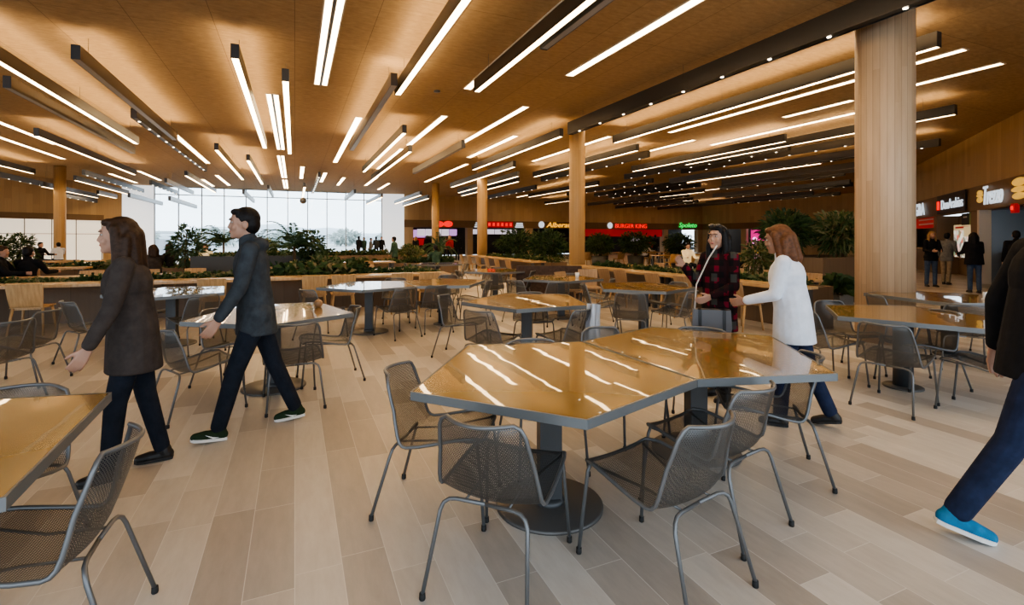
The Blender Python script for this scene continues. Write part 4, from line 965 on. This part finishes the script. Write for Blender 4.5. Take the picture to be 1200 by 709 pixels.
for sx in (-1, 1):
    mobj(MB().ell(hp(sx * 0.036, 0.058, 0.122), (0.030 * hk, 0.008 * hk, 0.021 * hk), TI).mesh('lens', M['sun']), 'lens', gl)
    mobj(MB().tube([hp(sx * 0.066, 0.055, 0.125), hp(sx * 0.088, 0.0, 0.09), hp(sx * 0.092, -0.04, 0.03)], 0.004, 6).mesh('temple', M['sun']), 'temple', gl)
mobj(MB().cap(hp(-0.01, 0.068, 0.122), hp(0.01, 0.068, 0.122), 0.004, 0.004).mesh('bridge', M['sun']), 'bridge', gl)
person('person', 'woman with chestnut hair in a white top striding left by the amber table', (2.27, 3.98), -58, 1.60, True, legs=((10, 6), (-14, 9)), arms=((12, 62, 8, 20), (-18, 30, 10)), lean=9, head_tilt=-8, hem=0.42, top='white', bottom='indigo', shoe='shoek', hair='hairc', hairlen=0.10, skin='skin2', bulk=1.15, foot_pitch=(3, -12))
rm, K = person('person', 'man in dark coat cut by the right photo edge, blue shoe trailing', (2.60, 2.45), 112, 1.80, legs=((24, 8), (-18, 11)), arms=((-20, 20, 10), (25, 20, 8)), lean=6, hem=0.45, top='black', bottom='indigo', shoe='shoeblue', hair='hairk', sole='sole', foot_pitch=(6, -14))
# far and middle people
person('person', 'honey haired woman in black jacket and jeans facing us by the food counter', (12.95, 15.3), 195, 1.70, True, legs=((4, 3), (-3, 2)), arms=((12, 75, 10, 30), (12, 75, 10, 30)), hem=0.47, top='black', bottom='denim', hair='hairy', hairlen=0.14, vox=0.010)
person('person', 'person in beige standing behind the honey haired woman', (14.05, 16.0), 60, 1.66, legs=((4, 3), (-8, 4)), arms=((5, 15, 8), (5, 40, 8)), hem=0.46, top='greycloth', bottom='beige', hair='hairk', vox=0.012, fine=False)
person('person', 'woman in black jacket and blue jeans with her back turned at the counter', (12.7, 13.6), 25, 1.64, True, legs=((2, 2), (-4, 2)), arms=((20, 60, 12), (20, 60, 12)), hem=0.47, top='black', bottom='denim', hair='hairk', hairlen=0.12, vox=0.011, fine=False, bulk=1.25)
person('person', 'dark haired person waiting before the steel kitchen', (13.15, 12.9), 40, 1.68, legs=((2, 2), (-2, 2)), arms=((5, 15, 8), (5, 15, 8)), hem=0.46, top='black', bottom='navy', hair='hairk', vox=0.013, fine=False)
SEATS = []
def far(kind, label, px, d, face, H, top, bottom, hair, hl=0.0, **kw):
    x, y = gp(px, d, 0)
    if kind == 'sit':
        person('person', label, (x, y), face, H, legs=((88, 88), (84, 80)), arms=((35, 55, 8), (40, 50, 8)), sit=0.50, hem=0.5, top=top, bottom=bottom, hair=hair, hairlen=hl, vox=kw.get('vox', 0.014), fine=False, hands=False)
        SEATS.append((x, y, face))
    else:
        person('person', label, (x, y), face, H, legs=((8, 5), (-9, 5)), arms=((8, 15, 8), (-8, 15, 8)), hem=0.46, top=top, bottom=bottom, hair=hair, hairlen=hl, vox=0.018, fine=False, hands=False)
far('sit', 'seated person in black at far left edge, face lit warm', -3, 10.0, 60, 1.80, 'black', 'navy', 'hairb', vox=0.011); far('sit', 'seated person in dark jacket with back turned, second at far left', 31, 10.3, -10, 1.76, 'black', 'navy', 'hairk', vox=0.011)
far('sit', 'dark clothed person left of the left column', 46, 22, 90, 1.75, 'black', 'navy', 'hairk'); far('sit', 'person in white shirt right of the left column', 69, 23, -60, 1.7, 'white', 'navy', 'hairk')
far('sit', 'brown haired person seated behind the long haired walker', 181, 12.6, -60, 1.78, 'espresso', 'navy', 'hairb', 0.08); far('sit', 'seated person in dark clothes left of the upright bush', 200, 15, -90, 1.75, 'black', 'navy', 'hairb', 0.08); far('sit', 'seated person in orange top before the window', 242, 17.2, 180, 1.7, 'cream', 'navy', 'hairb')
for i, (px, tp, H) in enumerate(((420, 'black', 1.62), (427, 'green', 1.55), (434, 'greycloth', 1.5), (441, 'slate', 1.6), (447, 'black', 1.6))):
    far('stand', ['dark silhouette by the window, leftmost of five', 'green clad person by the window, second of five', 'grey clad person by the window, third of five', 'slate clad person by the window, fourth of five', 'dark silhouette by the window, rightmost of five'][i], px, 35 + i * 0.4, (20, 200, 90, -40, 150)[i], H, tp, 'navy', 'hairk')
far('stand', 'person in green walking past the right window screen', 463, 20.5, -80, 1.55, 'green', 'navy', 'hairk')
far('stand', 'person in dark top at the first far shop, leftmost', 487, 35, 10, 1.6, 'black', 'navy', 'hairy', 0.1); far('stand', 'person in black at the first far shop beside the far column', 501, 36, -20, 1.68, 'black', 'navy', 'hairk')
far('stand', 'person in beige right of the far column', 521, 34, 30, 1.62, 'beige', 'navy', 'hairb'); far('stand', 'person in brown top in the far shop queue', 527, 32, 180, 1.66, 'red', 'navy', 'hairy', 0.1); far('stand', 'person in black in the far shop queue, rightmost', 536, 33, 0, 1.7, 'black', 'navy', 'hairk')
far('sit', 'seated person in dark green before the far shop', 511, 17.8, -30, 1.6, 'green', 'navy', 'hairk'); far('sit', 'person in white seated under the red shop band', 756, 28.4, 60, 1.7, 'white', 'navy', 'hairy')
far('stand', 'person in black under the red shop band, left one', 768, 36, 0, 1.72, 'black', 'navy', 'hairk'); far('stand', 'person in red under the red shop band', 762, 37.5, 0, 1.7, 'red', 'navy', 'hairk')
far('sit', 'person in yellow seated right of the centre bushes', 805, 19, 170, 1.72, 'cream', 'navy', 'hairk'); far('sit', 'person in black seated near the pink shop', 880, 20.3, -40, 1.72, 'black', 'navy', 'hairk')
for i, (x, y, fc) in enumerate(SEATS):
    fw = Vector((math.sin(R(fc)), math.cos(R(fc)), 0)); t = thing('stool', 'round stool under a seated person', 'stool', (x - fw.x * -0.03, y - fw.y * -0.03, 0), 0, 'stools under seated people')
    MB().lathe([(0.16, 0.36), (0.17, 0.375), (0.16, 0.39)], 20).build('seat', M['ply'], t)
    for q in range(4): a = PI / 4 + q * PI / 2; MB().tube([(0.11 * math.cos(a), 0.11 * math.sin(a), 0.365), (0.16 * math.cos(a), 0.16 * math.sin(a), 0)], 0.012, 6).build('leg', M['steel'], t)
# things people carry
bag = thing('handbag', 'grey and black handbag hanging in front of the plaid coat woman', 'bag', (1.78, 4.42, 0.655), R(-15))
b_ = MB(); pr = [(-.155, 0), (-.165, .05), (-.155, .21), (.155, .21), (.165, .05), (.155, 0)]
b_.add([(x, -.05, z) for x, z in pr] + [(x, .05, z) for x, z in pr], [tuple(range(6)), tuple(range(11, 5, -1))] + [(k, 6 + k, 6 + (k + 1) % 6, (k + 1) % 6) for k in range(6)]); b_.build('body', M['leather'], bag)
for sx in (-1, 1): MB().box((sx * .10 - .014, -.056, 0.0), (sx * .10 + .014, .056, .21)).build('trim_band', M['bagtrim'], bag)
MB().tube([(-.14, 0, .20), (-.12, .06, .42), (-.02, .03, .66), (.05, .02, .78)], 0.007, 6).build('strap', M['frame'], bag)

# ------------------------------------------------------------------ signs and shop fronts
def text_mesh(s, size, m, ext=0.02, shear=0.0, bold=0.0, name='lettering'):
    cu = bpy.data.curves.new('t', 'FONT'); cu.body = s; cu.size = size; cu.extrude = ext; cu.align_x = 'CENTER'; cu.align_y = 'CENTER'; cu.shear = shear; cu.offset = bold; cu.resolution_u = 3
    o = bpy.data.objects.new('t', cu); C.objects.link(o); bpy.context.view_layer.update()
    me = bpy.data.meshes.new_from_object(o.evaluated_get(bpy.context.evaluated_depsgraph_get())); bpy.data.objects.remove(o); bpy.data.curves.remove(cu)
    me.materials.clear(); me.materials.append(m); me.name = name; return me
def sign_empty(name, label, p, xdir, cat='sign', group=None):
    """local x runs along the wall (reader's left to right), local y up, local z toward the reader"""
    t = bpy.data.objects.new(name, None); C.objects.link(t); x = xdir.normalized(); y = Vector((0, 0, 1)); z = x.cross(y)
    mw = Matrix((x, y, z)).transposed().to_4x4(); mw.translation = p; t.matrix_world = mw; return tag(t, label, cat, group)
def txt(t, s, w, h, m, at=(0, 0, 0.03), shear=0.0, bold=0.012, name='lettering'):
    me = text_mesh(s, 1.0, m, 0.02, shear, bold, name); xs = [v.co.x for v in me.vertices]; ys = [v.co.y for v in me.vertices]
    o = mobj(me, name, t); sx, sy = w / (max(xs) - min(xs)), h / (max(ys) - min(ys)); o.scale = (sx, sy, 1); o.location = (at[0] - sx * (max(xs) + min(xs)) / 2, at[1] - sy * (max(ys) + min(ys)) / 2, at[2]); return o
def rect(t, name, x0, x1, y0, y1, m, z=0.0, th=0.03): return MB().box((x0, y0, z), (x1, y1, z + th)).build(name, m, t)
def back(X, z, out=0.35): return W(X, 39.9 - out + 0.3, z)
BX = W(1, 0) - W(0, 0)
def bsign(label, X0, X1, z0, z1, name='shop_sign', Y=39.86): return sign_empty(name, label, W((X0 + X1) / 2, Y, (z0 + z1) / 2), BX), (X1 - X0) / 2, (z1 - z0) / 2
# shop one (far left)
t, a, b = bsign('red glowing blob sign over the far left shop', 10.5, 12.1, 2.38, 2.93)
MB().ell((-0.38, 0, 0.04), (0.42, 0.26, 0.06)).ell((0.38, 0.02, 0.04), (0.42, 0.27, 0.06)).build('sign_face', M['redlit'], t); rect(t, 'backing', -0.6, 0.6, -0.1, 0.1, M['signback'])
t, a, b = bsign('bright lilac menu panels of the far left shop', 9.4, 12.9, 1.70, 2.26, 'menu_board', 41.2)
for i in range(5): rect(t, 'menu_panel', -a + i * 0.7, -a + i * 0.7 + 0.66, -b, b, M['menulit'] if i != 4 else M['menudim'])
t, a, b = bsign('red and purple lit counter front of the far left shop', 8.9, 10.2, 0.9, 2.2, 'display_panel', 41.6); rect(t, 'panel', -a, a, -b, -0.1, M['reddark']); rect(t, 'screen', -a, a, 0, b, M['menudim'])
# shop two
t, a, b = bsign('long red sign over the second far shop', 15.1, 17.6, 2.40, 2.95); rect(t, 'sign_face', -a, a, -b, b, M['redboard']); 
for i in range(6): rect(t, 'stroke', -a + 0.15 + i * 0.4, -a + 0.37 + i * 0.4, -b * 0.55, b * 0.55, M['redlit'], 0.03)
for X, l in ((14.4, 'small white lit emblem left of the long red sign'), (18.2, 'small white lit emblem right of the long red sign')):
    t, a, b = bsign(l, X - 0.4, X + 0.4, 2.42, 2.85, 'shop_emblem')
    for q in range(3): rect(t, 'bar', -a * (1 - .15 * q), a * (1 - .1 * q), -b + q * 0.16, -b + q * 0.16 + 0.1, M['whitelit'])
t, a, b = bsign('white lit menu row of the second far shop', 14.2, 18.6, 1.85, 2.28, 'menu_board', 41.2)
for i in range(6): rect(t, 'menu_panel', -a + i * 0.73, -a + i * 0.73 + 0.68, -b, b, M['menulit'])
# Alberata
t, a, b = bsign('amber script sign beside the middle column', 20.9, 23.7, 2.42, 3.0); txt(t, 'Alberata', 2 * a, 2 * b * 0.8, M['amberlit'], shear=0.25)
t, a, b = bsign('round white lit emblem left of the amber script sign', 20.1, 20.7, 2.42, 3.0, 'shop_emblem'); MB().ell((0, 0, 0.02), (0.3, 0.3, 0.06)).build('disc', M['whitelit'], t)
# burger shop
t, a, b = bsign('red lit burger shop letters under the hanging bars', 28.4, 32.2, 2.42, 2.95); txt(t, 'BURGER KING', 2 * a, 2 * b * 0.8, M['redlit'], bold=0.012)
t, a, b = bsign('round white lit emblem left of the burger shop letters', 27.5, 28.1, 2.42, 3.0, 'shop_emblem'); MB().ell((0, 0, 0.02), (0.3, 0.3, 0.06)).build('disc', M['whitelit'], t)
t, a, b = bsign('wide dark red band below the burger shop letters', 25.0, 34.2, 1.65, 2.36, 'shop_band', 39.98); rect(t, 'band', -a, a, -b, b, M['redboard'])
t, a, b = bsign('pale menu screens in the burger shop', 31.2, 34.0, 1.2, 1.62, 'menu_board', 41.4)
for i in range(3): rect(t, 'menu_panel', -a + i * 0.95, -a + i * 0.95 + 0.85, -b, b, M['menulit'])
t, a, b = bsign('green lit script sign above the dark shop', 36.3, 38.7, 2.45, 3.1); txt(t, 'Spoleto', 2 * a, 2 * b, M['greenlit'], shear=0.25, bold=0.012)
# pink shop on the end wall
EX = W(0, -1) - W(0, 0)
t = sign_empty('shop_display', 'pink glowing shop front behind the right bushes', W(40.6, 33.0, 1.3), EX); rect(t, 'panel', -1.7, 1.7, -1.3, 1.05, M['pinklit']); MB().ell((-1.2, -0.1, 0.1), (0.3, 0.4, 0.06)).build('hot_spot', M['pinkhot'], t); rect(t, 'counter', -1.5, 1.6, -1.3, -0.5, M['yellowlit'], 0.05)
t = sign_empty('shop_sign', 'small red lit sign left of the thick column', W(39.3, 23.8, 2.75), EX); rect(t, 'sign_face', -0.75, 0.45, -0.3, 0.25, M['redlit'])
# right wall signs: reader's left to right runs from far to near
RX = -EV
def rsign(label, t0, t1, z0, z1, out=0.12, name='shop_sign', cat='sign'): return sign_empty(name, label, rw((t0 + t1) / 2, (z0 + z1) / 2, out), RX, cat), (t1 - t0) / 2, (z1 - z0) / 2
t, a, b = rsign('white and blue lit letters beside the thick column', 9.7, 12.6, 2.50, 3.12); txt(t, 'ANGRA', 2 * a, 2 * b * 0.9, M['whitelit'], bold=0.012)
t, a, b = rsign('red menu board under the white letters', 8.9, 12.6, 1.95, 2.5, -0.1, 'menu_board'); rect(t, 'board', -a, a, -b, b, M['redboard'])
for q in range(2): rect(t, 'writing_line', -a * 0.55, a * 0.8, -0.12 + q * 0.2, -0.06 + q * 0.2, M['frame'], 0.03, 0.005)
t, a, b = rsign('black sign board with white lettering, middle of the right wall', 4.3, 7.7, 2.46, 3.2); rect(t, 'board', -a, a, -b, b, M['signback']); txt(t, 'DonArabias', 2 * a * 0.76, b * 1.0, M['whitelit'], (0.22, -0.02, 0.04), bold=0.0); rect(t, 'red_mark', -a + 0.05, -a + 0.35, -0.2, 0.15, M['redlit'], 0.03)
t, a, b = rsign('white script sign with yellow burger emblem over the kitchen', 0.9, 3.2, 2.52, 3.15); txt(t, 'Trezzo', 1.5, 0.58, M['whitelit'], (0.3, 0, 0.04), shear=0.25, bold=0.0); MB().ell((-0.82, -0.1, 0.03), (0.24, 0.10, 0.05)).ell((-0.82, 0.04, 0.03), (0.27, 0.06, 0.05)).ell((-0.82, 0.13, 0.03), (0.22, 0.08, 0.05)).build('emblem', M['yellowlit'], t)
t, a, b = rsign('orange round burger emblem at the right photo edge', -0.6, 0.45, 2.5, 3.2, name='shop_emblem'); MB().ell((0, 0.18, 0.03), (0.45, 0.12, 0.06)).ell((0, -0.02, 0.03), (0.5, 0.08, 0.06)).ell((0, -0.2, 0.03), (0.42, 0.1, 0.06)).build('emblem', M['yellowlit'], t)
t, a, b = rsign('small red lit box sign hanging over the kitchen', 0.2, 0.47, 2.2, 2.46, 0.05, name='box_sign'); rect(t, 'box', -a, a, -b, b, M['redboard'], 0, 0.1); rect(t, 'mark', -a * .5, a * .3, -b * .4, b * .5, M['redlit'], 0.1)
t, a, b = rsign('black chalkboard beside a green picture', 4.95, 5.75, 1.98, 2.40, -0.15, 'chalkboard'); rect(t, 'board', -a, a, -b, b, M['board']); rect(t, 'chalk_line', -a * .5, a * .5, 0.05, 0.10, M['frame'], 0.03, 0.005)
t, a, b = rsign('small green leaf picture beside the chalkboard', 4.45, 4.92, 1.98, 2.42, -0.15, 'picture', 'picture'); rect(t, 'board', -a, a, -b, b, M['leafpic'])
t, a, b = rsign('cream notice panel under the chalkboard', 4.4, 5.5, 1.55, 1.92, -0.15, 'notice_board'); rect(t, 'board', -a, a, -b, b, M['cream'])
t, a, b = rsign('tall lit poster of food dishes with cream header', 5.6, 7.7, 0.75, 2.02, -0.4, 'poster', 'poster'); rect(t, 'picture', -a, a, -b, b - 0.22, M['poster']); rect(t, 'header', -a, a, b - 0.22, b, M['cream']); rect(t, 'writing_line', -a * .8, a * .7, b - 0.14, b - 0.07, M['redboard'], 0.03, 0.005)
m_ = MB(); rseg_fix(m_, 3.12, 3.3, 0, 2.42, -0.2, 0.1); o = structure(m_.build('trim_kitchen', M['frame']))
def rbox(name, label, cat, t0, t1, z0, z1, o0, o1, m): m_ = MB(); rseg_fix(m_, t0, t1, z0, z1, o0, o1); return tag(m_.build(name, m), label, cat)
t = thing('service_counter', 'steel service counter of the kitchen', 'counter', rw(-1.5), 0); 
for nm, z0, z1, m in (('base', 0, 1.0, M['shopdark']), ('worktop', 1.0, 1.05, M['stainless'])):
    m_ = MB(); rseg_fix(m_, -6, 2.9, z0, z1, -1.2, -0.4); o = m_.build(nm, m, t); o.location = -rw(-1.5)
t = thing('heat_lamp', 'white lit lamp in the steel kitchen', 'lamp', rw(0.4, 1.75, -1.2)); MB().ell((0, 0, 0), (0.35, 0.35, 0.07)).build('shade', M['whitelit'], t); MB().tube([(0, 0, 0.05), (0, 0, 0.65)], 0.01, 6).build('cable', M['cable'], t)
t = thing('extractor_hood', 'steel extractor hood in the kitchen', 'hood', rw(-1.0, 1.9, -2.2)); MB().box((-1.2, -0.5, 0), (1.2, 0.5, 0.12), rot=R(62)).build('canopy', M['stainless'], t); MB().box((-0.3, -0.3, 0.12), (0.3, 0.3, 0.5), rot=R(62)).build('duct', M['stainless'], t)
t = thing('service_counter', 'brown service counter under the black sign', 'counter', rw(6), 0)
for nm, z0, z1, m in (('base', 0, 1.0, M['shopbrown']), ('worktop', 1.0, 1.04, M['slab'])):
    m_ = MB(); rseg_fix(m_, 8.95, 13.0, z0, z1, -0.65, -0.05); o = m_.build(nm, m, t); o.location = -rw(6)

# ------------------------------------------------------------------ booth, counters, small things
t = thing('booth_bench', 'dark upholstered booth bench before the middle column', 'bench', (0.85, 11.7, 0), 0)
MB().box((-0.75, -0.25, 0), (0.75, 0.30, 0.42)).build('seat', M['upholstery'], t); MB().box((-0.75, -0.36, 0), (0.75, -0.25, 0.86)).build('backrest', M['upholstery'], t)
def on_table(name, label, cat, x, y, build, group=None, z=0.742): t = thing(name, label, cat, (x, y, z), 0, group); build(t); return t
def cup(t): MB().lathe([(0.03, 0), (0.042, 0.03), (0.045, 0.055), (0.032, 0.075), (0.01, 0.085)], 16).build('body', M['cup'], t); MB().ell((0, 0, 0.088), (0.012, 0.012, 0.01)).build('knob', M['cup'], t)
on_table('sugar_pot', 'small round wooden pot on the table behind the walking man', 'pot', -2.12, 5.42, cup)
def paper(t): MB().box((-0.07, -0.05, 0.0), (0.07, 0.05, 0.012)).build('sheets', M['paper'], t); MB().box((-0.07, 0.0, 0.012), (0.07, 0.03, 0.09)).build('fold', M['paper'], t)
on_table('napkin_holder', 'white napkin holder on the table right of the thick column', 'holder', 5.9, 6.1, paper)
on_table('paper_cup', 'white paper cup on the table before the booth', 'cup', 1.25, 9.5, lambda t: (MB().lathe([(0.03, 0), (0.042, 0.09)], 16).build('body', M['paper'], t), MB().lathe([(0.044, 0.09), (0.04, 0.10)], 16).build('lid', M['frame'], t)))
def tray(t): MB().box((-0.2, -0.14, 0), (0.2, 0.14, 0.015)).build('base', M['trayblue'], t); MB().box((-0.2, -0.14, 0.015), (0.2, -0.125, 0.03)).box((-0.2, 0.125, 0.015), (0.2, 0.14, 0.03)).build('rim', M['trayblue'], t)
on_table('food_tray', 'dark tray on the far table before the shops, left one', 'tray', -2.45, 14.55, tray); on_table('food_tray', 'dark tray on the far table before the shops, right one', 'tray', -1.95, 14.7, tray)
# silver cloth over the back of the right chair at the table behind the front one
t = thing('draped_cloth', 'silver grey cloth hanging on a chair back behind the front table', 'cloth', (0.86, 5.18, 0.43), R(43))
vs = []; n = 9
for r_ in range(9):
    for k in range(n): u = k / (n - 1) - .5; vs.append((u * (0.15 + 0.05 * r_ / 8), -0.02 + 0.025 * math.sin(u * 14 + r_ * .3), 0.38 - r_ * 0.052 - 0.02 * u))
MB().add(vs, [(r_ * n + k, r_ * n + k + 1, (r_ + 1) * n + k + 1, (r_ + 1) * n + k) for r_ in range(8) for k in range(n - 1)], True).build('front_fold', M['silver'], t)
vs = [(x, y + 0.05, z) for x, y, z in vs]; MB().add(vs + [], [(r_ * n + k, r_ * n + k + 1, (r_ + 1) * n + k + 1, (r_ + 1) * n + k) for r_ in range(8) for k in range(n - 1)], True).build('rear_fold', M['silver'], t)

# ------------------------------------------------------------------ light, world, camera
w = bpy.data.worlds.new('sky'); bpy.context.scene.world = w; w.use_nodes = True
t = NT.__new__(NT); t.t = w.node_tree; t.n = t.t.nodes; bg = t.n['Background']
gd = t.add('ShaderNodeNewGeometry').outputs['Incoming']   # brighter hazy sky over the glass front, cooler and dimmer behind
vm = t.add('ShaderNodeVectorMath'); vm.operation = 'DOT_PRODUCT'; t.link(gd, vm.inputs[0]); vm.inputs[1].default_value = (SA, -CA, 0)
mr = t.add('ShaderNodeMapRange'); t.link(vm.outputs['Value'], mr.inputs['Value'])
for k_, v_ in (('From Min', -0.6), ('From Max', 0.8), ('To Min', 1.1), ('To Max', 1.7)): mr.inputs[k_].default_value = v_
bg.inputs[0].default_value = (0.76, 0.88, 1.0, 1); t.link(mr.outputs[0], bg.inputs[1])
def area(name, loc, rot, sx, sy, e, col, spread=180):
    l = bpy.data.lights.new(name, 'AREA'); l.shape = 'RECTANGLE'; l.size = sx; l.size_y = sy; l.energy = e; l.color = col; l.spread = R(spread)
    o = bpy.data.objects.new(name, l); C.objects.link(o); o.location = loc; o.rotation_euler = rot; return o
cam = bpy.data.cameras.new('camera'); co = bpy.data.objects.new('camera', cam); C.objects.link(co)
co.location = (0, 0, 1.5); co.rotation_euler = (PI / 2, 0, 0)
cam.sensor_width = 36; cam.lens = 36 * 580 / 1200; cam.shift_y = -(354.5 - 279) / 1200; cam.clip_start = 0.05; cam.clip_end = 600
sc = bpy.context.scene; sc.camera = co
sc.view_settings.view_transform = 'AgX'; sc.view_settings.look = 'AgX - Medium High Contrast'; sc.view_settings.exposure = 1.4
sc.cycles.use_denoising = True; sc.cycles.max_bounces = 8; sc.cycles.diffuse_bounces = 4; sc.cycles.transparent_max_bounces = 24; sc.cycles.sample_clamp_indirect = 6
